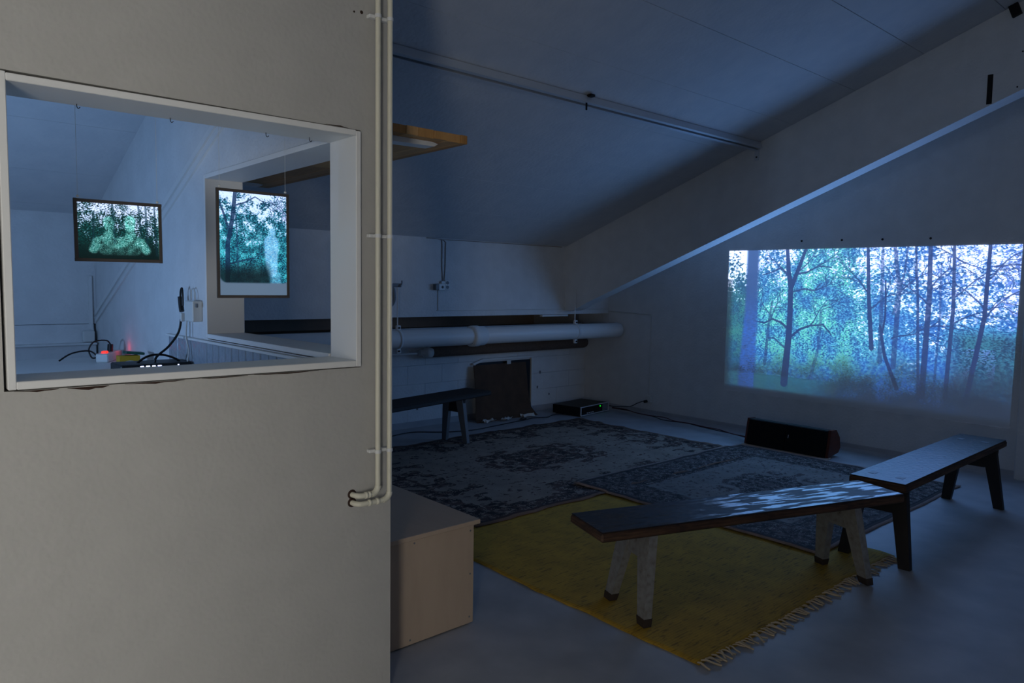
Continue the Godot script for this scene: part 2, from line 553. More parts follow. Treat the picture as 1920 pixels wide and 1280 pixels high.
# ------------------------------------------------------------------ roof
func rafter_mesh(x0: float, x1: float) -> ArrayMesh:
	# tapered rafter: outline in z, y with a rounded heel against the back wall
	var lo := func(z): return 1.455 + 0.3905 * (z + 5.384)
	var pts := PackedVector2Array()
	pts.append(Vector2(BACK, ceil_y(BACK) - 0.002))
	pts.append(Vector2(1.15, ceil_y(1.15) - 0.002))
	pts.append(Vector2(1.15, lo.call(1.15)))
	pts.append(Vector2(-5.70, lo.call(-5.70)))
	pts.append(Vector2(-5.85, 1.262))
	pts.append(Vector2(-5.95, 1.232))
	pts.append(Vector2(-6.01, 1.232))
	pts.append(Vector2(-6.04, 1.245))
	pts.append(Vector2(BACK, 1.28))
	# prism runs in x, y, depth; turn it so that its x is the room's z
	var m := prism(pts, x1 - x0)
	return m

func roof_things():
	# local x -> world z, local z -> world -x
	var r := thing("roof_rafter", Vector3(6.34, 0, 0), 0, "deep white painted rafter sloping down to the back wall beside the projection", "beam")
	var rm := part(r, "rafter_body", rafter_mesh(0, 0.17), M.wall)
	rm.rotation_degrees.y = -90
	rm.position = Vector3(0, 0, 0)
	var strip := part(r, "black_strap", cbox(Vector3(0.004, 0.21, 0.035), 0.001), M.rust, Vector3(-0.172, 2.975, -1.79))
	strip.rotation_degrees.x = 0
	for p in [[2.96, -1.62], [3.2, -1.60]]:
		part(r, "screw_hole", cbox(Vector3(0.004, 0.010, 0.010), 0.001), M.rust, Vector3(-0.171, p[0], p[1]))
	var hk := part(r, "iron_bracket", boxes([[Vector3(-0.03, -0.05, -0.03), Vector3(0, 0.12, 0.03)], [Vector3(-0.22, 0.06, -0.02), Vector3(-0.03, 0.10, 0.02)]]), M.rust, Vector3(-0.17, 3.50, -1.66))
	hk.rotation_degrees.x = -20
	# galvanised rail under the ceiling, from the booth wall to the rafter
	var z := -3.63
	var y := ceil_y(z)
	var rail := thing("ceiling_rail", Vector3(SIDE_OUT, y, z), 0, "long galvanised metal rail fixed under the sloped ceiling", "rail")
	var ln := 6.17 - SIDE_OUT
	var prof := boxes([[Vector3(0, -0.012, -0.035), Vector3(ln, -0.006, 0.035)], [Vector3(0, -0.055, 0.029), Vector3(ln, -0.012, 0.035)], [Vector3(0, -0.055, -0.035), Vector3(ln, -0.012, -0.029)], [Vector3(0, -0.060, 0.012), Vector3(ln, -0.055, 0.035)], [Vector3(0, -0.060, -0.035), Vector3(ln, -0.055, -0.012)]])
	part(rail, "channel", prof, M.steel, Vector3(0, 0.0, 0), Vector3(-19.5, 0, 0))
	part(rail, "end_plate", cbox(Vector3(0.005, 0.14, 0.045), 0.001), M.steel, Vector3(ln - 0.003, -0.085, 0.0))
	part(rail, "bolt_head", cbox(Vector3(0.008, 0.014, 0.014), 0.002), M.screw, Vector3(ln - 0.008, -0.125, 0.0))
	part(rail, "clip", cbox(Vector3(0.012, 0.05, 0.008), 0.001), M.rust, Vector3(2.42, -0.075, 0.05))
	part(rail, "clip", boxes([[Vector3(-0.02, -0.004, 0.036), Vector3(0.02, 0.012, 0.075)]]), M.rust, Vector3(2.46, 0.0, 0))
	# butcher-block shelf held high on the booth's side wall, made of glued staves
	var sh := thing("wooden_shelf", Vector3(SIDE_OUT, 2.125, -2.6), 0, "thick glued wood shelf board on white brackets high on the booth wall", "shelf")
	var staves := [0.075, 0.062, 0.085, 0.07, 0.058, 0.082, 0.066, 0.075, 0.037]
	var x := 0.002
	var k := 0
	for s in staves:
		part(sh, "stave", cbox(Vector3(s - 0.0012, 0.034 + 0.0015 * (k % 3), 2.12), 0.0015), M["stave%d" % ((k * 3 + k / 3) % 4)], Vector3(x + s / 2, 0.017, -1.06 - 0.004 * (k % 2)))
		x += s
		k += 1
	for zb in [-0.10, -1.98]:
		var br := part(sh, "bracket", prism(PackedVector2Array([Vector2(0, 0), Vector2(0.47, 0), Vector2(0.50, -0.006), Vector2(0.48, -0.018), Vector2(0.0, -0.03)]), 0.07), M.white_paint, Vector3(0, -0.001, zb - 0.035))
		part(br, "wall_plate", cbox(Vector3(0.006, 0.05, 0.06), 0.001), M.white_paint, Vector3(0.003, -0.05, 0.035))

# ------------------------------------------------------------------ back wall
func back_wall_things():
	# large white drain pipe along the wall
	var pz := -5.86
	var py := 0.993
	var R := 0.088
	var p := thing("drain_pipe", Vector3(SIDE_OUT, py, pz), 0, "fat white drain pipe running along the back wall", "pipe")
	var ln := RIGHT - SIDE_OUT
	part(p, "pipe_run", lathe_x([[0.0, R], [ln - 0.09, R], [ln - 0.05, R + 0.004], [ln - 0.02, R - 0.006], [ln + 0.0, R - 0.03], [ln, 0.0]], 36), M.white_paint)
	part(p, "coupling", lathe_x([[3.20, R], [3.205, R + 0.017], [3.23, R + 0.021], [3.29, R + 0.02], [3.30, R + 0.012], [3.37, R + 0.011], [3.385, R]], 36), M.white_paint)
	for c in [[3.745 - SIDE_OUT, 0.0], [6.15 - SIDE_OUT, 0.0]]:
		var cl := part(p, "clamp", lathe_x([[-0.014, R], [-0.014, R + 0.004], [0.014, R + 0.004], [0.014, R]], 36), M.white_paint, Vector3(c[0], 0, 0))
		part(cl, "lug", cbox(Vector3(0.045, 0.045, 0.03), 0.004), M.white_paint, Vector3(0, R + 0.022, 0.012))
		part(cl, "lug", cbox(Vector3(0.045, 0.045, 0.03), 0.004), M.white_paint, Vector3(0, -R - 0.022, 0.012))
		part(cl, "bolt", cbox(Vector3(0.018, 0.018, 0.012), 0.003), M.screw, Vector3(0, R + 0.022, 0.032))
		part(cl, "bolt", cbox(Vector3(0.018, 0.018, 0.012), 0.003), M.screw, Vector3(0, -R - 0.022, 0.032))
		part(cl, "rod", tube([Vector3(0, R + 0.03, 0.0), Vector3(0, 0.49, 0.0)], 0.006, 8), M.white_paint)
	# brown lagged pipe below it, with a cap and a thin white pipe
	var lp := thing("lagged_pipe", Vector3(4.36, 0.795, -6.33), 0, "brown lagged pipe tucked below the fat white drain pipe", "pipe")
	part(lp, "lagging", lathe_x([[0.0, 0.0], [0.0, 0.055], [0.03, 0.068], [2.38, 0.07], [2.41, 0.062], [2.42, 0.0]], 20), M.lagging, Vector3(0.06, 0.02, 0.0))
	part(lp, "end_collar", lathe_x([[-0.08, 0.0], [-0.08, 0.03], [-0.03, 0.034], [-0.03, 0.05], [0.06, 0.055], [0.06, 0.0]], 20), M.white_paint, Vector3(0.03, 0.01, 0.02))
	var tp := solo("thin_pipe", tube([Vector3(SIDE_OUT, 0.8, -6.30), Vector3(4.26, 0.8, -6.30)], 0.012, 10), M.white_paint, Vector3.ZERO, "thin white pipe ending at the brown lagged pipe", "pipe")
	# the slot under the upper wall opens into the added void behind; a white packing strip lies in it
	solo("packing_strip", cbox(Vector3(0.42, 0.022, 0.05), 0.004), M.white_paint, Vector3(6.0, 1.176, BACK + 0.0), "short white packing strip under the edge of the upper back wall", "strip")
	# sockets with their cables on the upper back wall
	var s := thing("wall_socket", Vector3(4.38, 1.50, BACK), 0, "white double socket with plugged adapter on the back wall above the drain pipe", "socket")
	part(s, "plate", cbox(Vector3(0.062, 0.10, 0.03), 0.006), M.plastic_white, Vector3(0.062, 0.01, 0.015))
	part(s, "socket_face", lathe_x([[0.0, 0.017], [0.004, 0.017], [0.004, 0.012], [0.001, 0.0]], 14), M.plastic_grey, Vector3(0.062, 0.032, 0.03), Vector3(0, -90, 0))
	part(s, "socket_face", lathe_x([[0.0, 0.017], [0.004, 0.017], [0.004, 0.012], [0.001, 0.0]], 14), M.plastic_grey, Vector3(0.062, -0.012, 0.03), Vector3(0, -90, 0))
	part(s, "switch_box", cbox(Vector3(0.08, 0.07, 0.04), 0.005), M.plastic_white, Vector3(-0.012, -0.012, 0.02))
	part(s, "adapter", cbox(Vector3(0.045, 0.062, 0.05), 0.006), M.plastic_grey, Vector3(-0.075, -0.012, 0.025))
	part(s, "rotary_switch", lathe_x([[0.0, 0.014], [0.006, 0.012], [0.006, 0.0]], 14), M.plastic_grey, Vector3(-0.005, -0.012, 0.04), Vector3(0, -90, 0))
	part(s, "cap", cbox(Vector3(0.05, 0.03, 0.025), 0.005), M.plastic_white, Vector3(0.015, 0.035, 0.0125))
	solo("socket_cable", tube(smooth_path([Vector3(4.20, 1.972, BACK + 0.005), Vector3(4.36, 1.968, BACK + 0.005), Vector3(4.388, 1.94, BACK + 0.005), Vector3(4.39, 1.70, BACK + 0.005), Vector3(4.40, 1.54, BACK + 0.005)], 4), 0.0045, 6), M.cable_grey, Vector3.ZERO, "grey cable rising from the socket and bending along the ceiling towards the booth", "cable")
	solo("socket_cable", tube(smooth_path([Vector3(6.1, 1.968, BACK + 0.005), Vector3(4.47, 1.966, BACK + 0.005), Vector3(4.435, 1.94, BACK + 0.005), Vector3(4.43, 1.70, BACK + 0.005), Vector3(4.415, 1.54, BACK + 0.005)], 4), 0.0045, 6), M.cable_grey, Vector3.ZERO, "grey cable rising from the socket and bending along the ceiling towards the rafter", "cable")
	solo("low_cable", tube(smooth_path([Vector3(4.345, 1.47, BACK + 0.004), Vector3(4.345, 1.30, BACK + 0.004), Vector3(4.352, 1.256, BACK + 0.004), Vector3(4.40, 1.25, BACK + 0.004), Vector3(5.2, 1.25, BACK + 0.004), Vector3(6.94, 1.245, BACK + 0.004)], 5), 0.004, 6), M.cable_white, Vector3.ZERO, "white cable dropping from the socket and running level to the far corner", "cable")
	# steel wall bracket with a grey hanging handle, next to the booth edge
	var wb := thing("wall_bracket", Vector3(3.80, 1.50, BACK), 0, "grey metal bracket on the back wall just beside the booth edge", "bracket")
	part(wb, "arm", cbox(Vector3(0.16, 0.035, 0.05), 0.004), M.plastic_grey, Vector3(0.0, 0.0, 0.025))
	part(wb, "hook", tube(smooth_path([Vector3(0.05, -0.015, 0.06), Vector3(0.075, 0.015, 0.06), Vector3(0.08, 0.045, 0.055)], 3), 0.006, 6), M.plastic_grey)
	part(wb, "handle", tube(smooth_path([Vector3(-0.03, -0.02, 0.04), Vector3(-0.01, -0.05, 0.045), Vector3(-0.005, -0.14, 0.045), Vector3(-0.03, -0.19, 0.04)], 4), 0.02, 8), M.plastic_grey)
	# hatch in the block wall and the cardboard leaning over it
	var h := thing("wall_hatch", Vector3(5.53, 0.0, -6.41), 0, "framed hatch with its dark opening painted black in the lower back wall behind the cardboard", "hatch")
	part(h, "opening", cbox(Vector3(0.82, 0.60, 0.016), 0.002), M.black, Vector3(0.02, 0.34, 0.002))  # solid black sheet painted for the darkness inside the opening
	var fr := prism(PackedVector2Array([Vector2(-0.44, 0.62), Vector2(-0.30, 0.66), Vector2(0.46, 0.66), Vector2(0.46, 0.685), Vector2(-0.31, 0.685), Vector2(-0.46, 0.64)]), 0.03)
	part(h, "head", fr, M.white_paint, Vector3(0, 0, -0.005))
	part(h, "frame_side", cbox(Vector3(0.022, 0.66, 0.03), 0.003), M.white_paint, Vector3(0.45, 0.33, 0.01))
	var cb := thing("cardboard_sheet", Vector3(5.45, 0.0, -6.30), 0, "brown cardboard sheet leaning against the lower back wall", "cardboard")
	# slightly bowed sheet with a curled foot
	var st := new_st()
	var W := 0.79
	var rows := [[0.0, 0.10, 0.06], [0.03, 0.06, 0.055], [0.08, 0.03, 0.03], [0.14, 0.012, 0.012], [0.30, -0.01, 0.0], [0.46, -0.03, 0.0], [0.62, -0.055, 0.0]]
	for i in rows.size() - 1:
		var a: Array = rows[i]
		var b: Array = rows[i + 1]
		var n := 6
		for k in n:
			var u0 := float(k) / n - 0.5
			var u1 := float(k + 1) / n - 0.5
			var wa: float = W + a[2] * 2.0
			var wbb: float = W + b[2] * 2.0
			var bow := func(u): return 0.012 * sin((u + 0.5) * 9.0) * a[2] * 14.0
			var q := [Vector3(u0 * wa, a[0], a[1] + bow.call(u0)), Vector3(u1 * wa, a[0], a[1] + bow.call(u1)), Vector3(u1 * wbb, b[0], b[1] + (bow.call(u1) if b[2] > 0.0 else 0.0) * 0.5), Vector3(u0 * wbb, b[0], b[1] + (bow.call(u0) if b[2] > 0.0 else 0.0) * 0.5)]
			quad(st, q[0], q[1], q[2], q[3], Vector3(0, 0.2, 1))
			var off := Vector3(0, 0, -0.006)
			quad(st, q[0] + off, q[1] + off, q[2] + off, q[3] + off, Vector3(0, -0.2, -1))
	part(cb, "sheet", done(st), M.cardboard)
	part(cb, "tape", cbox(Vector3(0.06, 0.05, 0.004), 0.001), M.paper, Vector3(0.13, 0.632, -0.055))
	var sp := [["crumpled white paper scrap at the middle of the cardboard foot", 5.36, -6.13, 20.0, 0.13], ["larger torn white paper scrap under the cardboard near the amplifier", 5.72, -6.16, -12.0, 0.17], ["flat white paper scrap at the cardboard corner nearest the bench", 5.13, -6.16, 5.0, 0.15]]
	for e in sp:
		var st2 := new_st()
		var w: float = e[4]
		var g := 4
		var hh := []
		for i in (g + 1) * (g + 1):
			hh.append(rng.randf_range(0.004, 0.045))
		for i in g:
			for j in g:
				var c := func(a, b): return Vector3((a / float(g) - 0.5) * w, hh[a * (g + 1) + b], (b / float(g) - 0.5) * w * 0.6)
				quad(st2, c.call(i, j), c.call(i + 1, j), c.call(i + 1, j + 1), c.call(i, j + 1), Vector3.UP)
		solo("paper_scrap", done(st2), M.paper, Vector3(e[1], 0.0, e[2]), e[0], "paper", "paper scraps at the cardboard", Vector3(0, e[3], 0))
	for e in [[6.14, 0.47, 0.025], [6.10, 0.29, 0.022], [6.3, 0.19, 0.018], [4.35, 0.20, 0.02], [3.95, 0.16, 0.03]]:
		part(get_node("wall_back_lower"), "chip", cbox(Vector3(e[2], e[2] * 1.4, 0.006), 0.002), M.plastic_grey, Vector3(e[0], e[1], -6.416))

# ------------------------------------------------------------------ projection and sound
func screening_things():
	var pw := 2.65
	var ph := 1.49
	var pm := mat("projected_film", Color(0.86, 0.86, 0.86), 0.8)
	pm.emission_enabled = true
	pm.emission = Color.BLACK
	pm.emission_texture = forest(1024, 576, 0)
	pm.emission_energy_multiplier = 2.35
	var pr := solo("glowing_projection", panel_uv(pw, ph, 0.002), pm, Vector3(RIGHT - 0.002, 1.907 - ph / 2, -4.372 + pw / 2), "large blue-green forest film projected on the white right wall, made as a glowing sheet", "projection", "", Vector3(0, -90, -0.35))  # glowing sheet on the bare wall, standing in for the projected light
	# loudspeaker lying along the wall
	var sp := thing("loudspeaker", Vector3(6.50, 0.0, -3.36), 0, "long black loudspeaker with red-brown wooden ends lying below the projection", "speaker")
	var prof := PackedVector2Array([Vector2(-0.115, 0.0), Vector2(0.085, 0.03), Vector2(0.12, 0.07), Vector2(0.10, 0.16), Vector2(0.03, 0.235), Vector2(-0.065, 0.24)])
	part(sp, "cabinet", prism(prof, 0.78), M.black, Vector3(0, 0.014, -0.39))
	for zz in [-0.415, 0.39]:
		part(sp, "wooden_end", prism(PackedVector2Array([Vector2(-0.118, -0.002), Vector2(0.088, 0.028), Vector2(0.124, 0.07), Vector2(0.104, 0.163), Vector2(0.032, 0.24), Vector2(-0.068, 0.245)]), 0.025), M.cheek_wood, Vector3(0, 0.014, zz))
	for zz in [-0.196, 0.196]:
		part(sp, "grille", hexa([Vector3(-0.135, 0.018, zz - 0.19), Vector3(-0.115, 0.018, zz - 0.19), Vector3(-0.115, 0.018, zz + 0.19), Vector3(-0.135, 0.018, zz + 0.19)], [Vector3(-0.084, 0.25, zz - 0.19), Vector3(-0.064, 0.25, zz - 0.19), Vector3(-0.064, 0.25, zz + 0.19), Vector3(-0.084, 0.25, zz + 0.19)]), M.grille)
	part(sp, "badge", cbox(Vector3(0.004, 0.03, 0.006), 0.001), M.steel, Vector3(-0.108, 0.15, 0.03), Vector3(0, 0, -12))
	part(sp, "base_board", cbox(Vector3(0.10, 0.014, 0.84), 0.003), M.plywood, Vector3(-0.115, 0.007, 0.0))
	# amplifier on the floor in the corner
	var am := thing("amplifier", Vector3(6.49, 0.0, -5.83), 9.0, "black stereo amplifier with silver-edged front on the floor in the far corner", "amplifier")
	part(am, "case", cbox(Vector3(0.60, 0.10, 0.40), 0.003), M.black, Vector3(0, 0.062, -0.2))
	part(am, "front_frame", boxes([[Vector3(-0.302, 0.010, 0.0), Vector3(0.302, 0.018, 0.012)], [Vector3(-0.302, 0.108, 0.0), Vector3(0.302, 0.116, 0.012)], [Vector3(-0.302, 0.018, 0.0), Vector3(-0.294, 0.108, 0.012)], [Vector3(0.294, 0.018, 0.0), Vector3(0.302, 0.108, 0.012)]]), M.steel)
	part(am, "dial_window", cbox(Vector3(0.36, 0.06, 0.006), 0.001), M.grille, Vector3(-0.09, 0.07, 0.002))
	part(am, "button_panel", cbox(Vector3(0.11, 0.08, 0.008), 0.002), M.plastic_grey, Vector3(0.225, 0.063, 0.003))
	for k in 4:
		part(am, "button", cbox(Vector3(0.02, 0.012, 0.008), 0.002), M.steel, Vector3(-0.16 + 0.04 * k, 0.032, 0.004))
	part(am, "power_led", cbox(Vector3(0.012, 0.012, 0.006), 0.001), M.led_green, Vector3(0.115, 0.085, 0.006))
	for xx in [-0.25, 0.25]:
		for zz in [-0.03, -0.37]:
			part(am, "foot", cbox(Vector3(0.03, 0.012, 0.03), 0.002), M.black, Vector3(xx, 0.006, zz))
	# wires
	var wob := func(a: Vector3, b: Vector3, n: int, amp: float, seed_: int) -> Array:
		var r2 := RandomNumberGenerator.new()
		r2.seed = seed_
		var out := [a]
		for i in range(1, n):
			var q := a.lerp(b, float(i) / n)
			out.append(q + Vector3(r2.randf_range(-amp, amp), r2.randf_range(0, 0.008), r2.randf_range(-amp, amp) * 0.6))
		out.append(b)
		return out
	solo("speaker_wire", tube(smooth_path(wob.call(Vector3(6.80, 0.05, -5.82), Vector3(6.52, 0.05, -3.79), 10, 0.045, 4), 5), 0.005, 6), M.cable_red, Vector3.ZERO, "dark red speaker wire along the floor between amplifier and loudspeaker", "wire")
	solo("speaker_wire", tube(smooth_path(wob.call(Vector3(6.82, 0.04, -5.84), Vector3(6.54, 0.03, -3.79), 9, 0.05, 9), 5), 0.005, 6), M.cable_black, Vector3.ZERO, "black speaker wire along the floor between amplifier and loudspeaker", "wire")
	solo("power_cable", tube(smooth_path([Vector3(6.80, 0.07, -5.98), Vector3(6.87, 0.05, -5.86), Vector3(6.89, 0.06, -5.75), Vector3(6.90, 0.08, -5.62), Vector3(6.90, 0.13, -5.52), Vector3(6.915, 0.165, -5.44), Vector3(6.92, 0.17, -5.40)], 5), 0.005, 6), M.cable_black, Vector3.ZERO, "black power cable rising from the amplifier to the socket on the right wall", "cable")
	var so := thing("low_socket", Vector3(RIGHT, 0.20, -5.37), 0, "small white socket low on the right wall with a black plug", "socket")
	part(so, "plate", cbox(Vector3(0.035, 0.085, 0.085), 0.005), M.plastic_white, Vector3(-0.0175, 0, 0.0))
	part(so, "plug", tube([Vector3(-0.03, -0.03, -0.02), Vector3(-0.065, -0.034, -0.03)], 0.018, 8), M.black)
	solo("conduit", tube(smooth_path([Vector3(RIGHT - 0.006, 0.24, -5.38), Vector3(RIGHT - 0.006, 0.7, -5.38), Vector3(RIGHT - 0.006, 1.15, -5.38), Vector3(RIGHT - 0.006, 1.195, -5.40), Vector3(RIGHT - 0.006, 1.20, -5.46), Vector3(RIGHT - 0.006, 1.22, -6.04)], 5), 0.006, 6), M.cable_white, Vector3.ZERO, "thin white conduit climbing the right wall from the low socket", "conduit")
	solo("floor_cable", tube(smooth_path([Vector3(3.55, 0.006, -5.99), Vector3(3.85, 0.006, -6.15), Vector3(4.15, 0.006, -6.20), Vector3(4.40, 0.006, -6.02), Vector3(4.70, 0.006, -5.92), Vector3(5.0, 0.006, -5.95), Vector3(5.35, 0.006, -6.0), Vector3(5.52, 0.006, -6.02), Vector3(5.60, 0.007, -6.06), Vector3(5.57, 0.010, -6.10), Vector3(5.50, 0.010, -6.06), Vector3(5.56, 0.014, -6.01), Vector3(5.70, 0.007, -6.05), Vector3(5.86, 0.007, -5.99), Vector3(6.02, 0.006, -6.06), Vector3(6.22, 0.02, -5.97)], 5), 0.005, 6), M.cable_black, Vector3.ZERO, "black cable wandering over the floor behind the rug to the amplifier", "cable")

# ------------------------------------------------------------------ benches
func leg_mesh(foot: Vector3, top: Vector3, w0: float, w1: float, t: float) -> ArrayMesh:
	# tapered leg, w along z, t along x; chamfered cross-section is not needed at this size
	var lo := []
	var hi := []
	for c in [[-1, -1], [1, -1], [1, 1], [-1, 1]]:
		lo.append(foot + Vector3(c[0] * t * 0.5 * 0.85, 0, c[1] * w0 * 0.5))
		hi.append(top + Vector3(c[0] * t * 0.5, 0, c[1] * w1 * 0.5))
	return hexa(lo, hi)

func bench(at: Vector3, turn: float, label: String, L: float, W: float, H: float, T: float, ends: Array, seat_m: Material, edge_m: Material, leg_m: Material, opts: Dictionary) -> Node3D:
	var b := thing("wooden_bench", at, turn, label, "bench", "wooden benches")
	# seat: plank with softened edges and a slightly uneven long edge
	var seat := part(b, "seat", cbox(Vector3(L, T - 0.006, W - 0.004), 0.008), edge_m, Vector3(0, H - T / 2 - 0.003, 0))
	part(seat, "seat_top", cbox(Vector3(L - 0.010, 0.006, W - 0.014), 0.002), seat_m, Vector3(0, T / 2, 0))
	for e in ends:
		var xt: float = e[0]
		var xf: float = e[1]
		var wt: float = opts.get("top_half", 0.085)
		var wf: float = opts.get("foot_half", 0.15)
		for s in [-1.0, 1.0]:
			var foot := Vector3(xf, 0.0, s * wf)
			var topp := Vector3(xt, H - T, s * wt)
			var lg := part(b, "leg", leg_mesh(foot, topp, opts.get("w0", 0.05), opts.get("w1", 0.085), opts.get("t", 0.045)), leg_m)
			if opts.get("worn", false):
				var f2 := foot.lerp(topp, 0.09)
				part(lg, "worn_foot", leg_mesh(foot + Vector3(0, 0.0005, 0), f2, opts.get("w0", 0.05) + 0.002, opts.get("w0", 0.05) + 0.006, opts.get("t", 0.045) * 0.9 + 0.006), M.worn_foot)
		var gx := xt + (xf - xt) * 0.15
		var gus := prism(PackedVector2Array([Vector2(-wt - 0.05, 0), Vector2(wt + 0.05, 0), Vector2(wt + 0.045, -0.05), Vector2(wt * 0.75, -0.13), Vector2(-wt * 0.75, -0.13), Vector2(-wt - 0.045, -0.05)]), 0.03)
		part(b, "gusset", gus, opts.get("gusset", leg_m), Vector3(gx - 0.015, H - T, 0), Vector3(0, 90, 0))
	for e in opts.get("plugs", []):
		part(seat, "tenon_plug", cbox(Vector3(0.05, 0.003, 0.04), 0.0005), M.plug_wood, Vector3(e[0], T / 2 + 0.0025, e[1]))
	return b

func benches():
	bench(Vector3(3.235, 0.006, -1.885), -19.3, "dark varnished bench with chipped white legs standing on the yellow rug", 1.80, 0.31, 0.445, 0.046, [[-0.62, -0.675], [0.60, 0.655]], M.varnished_wood, M.edge_wood, M.chipped_paint, {"worn": true, "top_half": 0.075, "foot_half": 0.15, "w0": 0.055, "w1": 0.10})
	bench(Vector3(5.11, 0.0, -1.655), 0.6, "smooth worn wooden bench with dark legs pointing at the projection wall", 1.88, 0.31, 0.465, 0.05, [[-0.88, -0.925], [0.74, 0.785]], M.worn_wood, M.edge_wood, M.dark_wood, {"top_half": 0.10, "foot_half": 0.165, "w0": 0.06, "w1": 0.085, "plugs": [[-0.80, 0.075], [-0.80, -0.075], [0.72, 0.075], [0.72, -0.075]]})
	bench(Vector3(3.69, 0.008, -5.46), 12.5, "dark bench with pale grey legs by the back wall in front of the cardboard", 1.80, 0.33, 0.47, 0.045, [[-0.55, -0.57], [0.52, 0.55]], M.dark_wood, M.dark_wood, M.plastic_grey, {"top_half": 0.08, "foot_half": 0.135, "w0": 0.05, "w1": 0.085, "gusset": M.dark_wood})
	# storage box beside the booth
	var b := thing("storage_box", Vector3(SIDE_OUT, 0.0, -2.48), 0, "plywood storage box with an overhanging lid against the booth wall", "box")
	part(b, "front_panel", cbox(Vector3(0.575, 0.445, 0.018), 0.0015), M.plywood, Vector3(0.2875, 0.2285, -0.009))
	part(b, "side_panel", cbox(Vector3(0.018, 0.445, 1.6), 0.0015), M.plywood, Vector3(0.566, 0.2285, -0.82))
	part(b, "back_panel", cbox(Vector3(0.575, 0.445, 0.018), 0.0015), M.plywood, Vector3(0.2875, 0.2285, -1.63))
	part(b, "lid", cbox(Vector3(0.60, 0.02, 1.68), 0.002), M.plywood, Vector3(0.30, 0.463, -0.825))
	for s in [[0.555, 0.42], [0.555, 0.225], [0.553, 0.03], [0.26, 0.43], [0.24, 0.02]]:
		part(b, "screw", lathe_x([[0.0, 0.0045], [0.0012, 0.004], [0.0004, 0.0]], 10), M.plastic_grey, Vector3(s[0], s[1] + 0.006, 0.0004), Vector3(0, -90, 0))

# ------------------------------------------------------------------ rugs
func rug_mesh(x0: float, x1: float, z0: float, z1: float, base: Callable, thick: float, wave: float, seed_: int, nx := 60, nz := 44, skew := 0.0) -> ArrayMesh:
	var n := noise(seed_, 0.9, 3)
	var n2 := noise(seed_ + 5, 2.2, 2)
	var st := SurfaceTool.new()
	st.begin(Mesh.PRIMITIVE_TRIANGLES)
	st.set_smooth_group(0)
	var top := func(i: int, j: int, under: bool) -> Vector3:
		var u := float(i) / nx
		var v := float(j) / nz
		var x := lerpf(x0, x1, u)
		var z := lerpf(z0, z1, v) + skew * (u - 0.5)
		var e := minf(minf(u * (x1 - x0), (1 - u) * (x1 - x0)), minf(v * (z1 - z0), (1 - v) * (z1 - z0)))
		var edge := clampf(1.0 - e / 0.16, 0, 1)
		x += n.get_noise_2d(z * 2.5, 3.0) * wave * 1.6 * clampf(1.0 - minf(u, 1 - u) * (x1 - x0) / 0.3, 0, 1)
		z += n.get_noise_2d(x * 2.5, 9.0) * wave * 1.6 * clampf(1.0 - minf(v, 1 - v) * (z1 - z0) / 0.3, 0, 1)
		var lift: float = edge * maxf(0.0, n2.get_noise_2d(x * 1.7, z * 1.7)) * wave * 0.9 + 0.0008 * (1.0 + n2.get_noise_2d(x, z))
		var y: float = base.call(x, z) + lift + (0.0 if under else thick)
		return Vector3(x, y, z)
	for j in nz:
		for i in nx:
			var q := [[i, j], [i + 1, j], [i + 1, j + 1], [i, j + 1]]
			for k in [0, 1, 2, 0, 2, 3]:
				st.set_uv(Vector2(float(q[k][0]) / nx, float(q[k][1]) / nz))
				st.add_vertex(top.call(q[k][0], q[k][1], false))
	var rim := []
	for i in nx:
		rim.append([[i, 0], [i + 1, 0], Vector3(0, 0, -1)])
		rim.append([[i, nz], [i + 1, nz], Vector3(0, 0, 1)])
	for j in nz:
		rim.append([[0, j], [0, j + 1], Vector3(-1, 0, 0)])
		rim.append([[nx, j], [nx, j + 1], Vector3(1, 0, 0)])
	for r in rim:
		var a: Array = r[0]
		var b: Array = r[1]
		st.set_uv(Vector2(clampf(float(a[0]) / nx, 0.004, 0.996), clampf(float(a[1]) / nz, 0.004, 0.996)))
		quad(st, top.call(a[0], a[1], false), top.call(b[0], b[1], false), top.call(b[0], b[1], true), top.call(a[0], a[1], true), r[2])
	st.generate_normals()
	return st.commit()

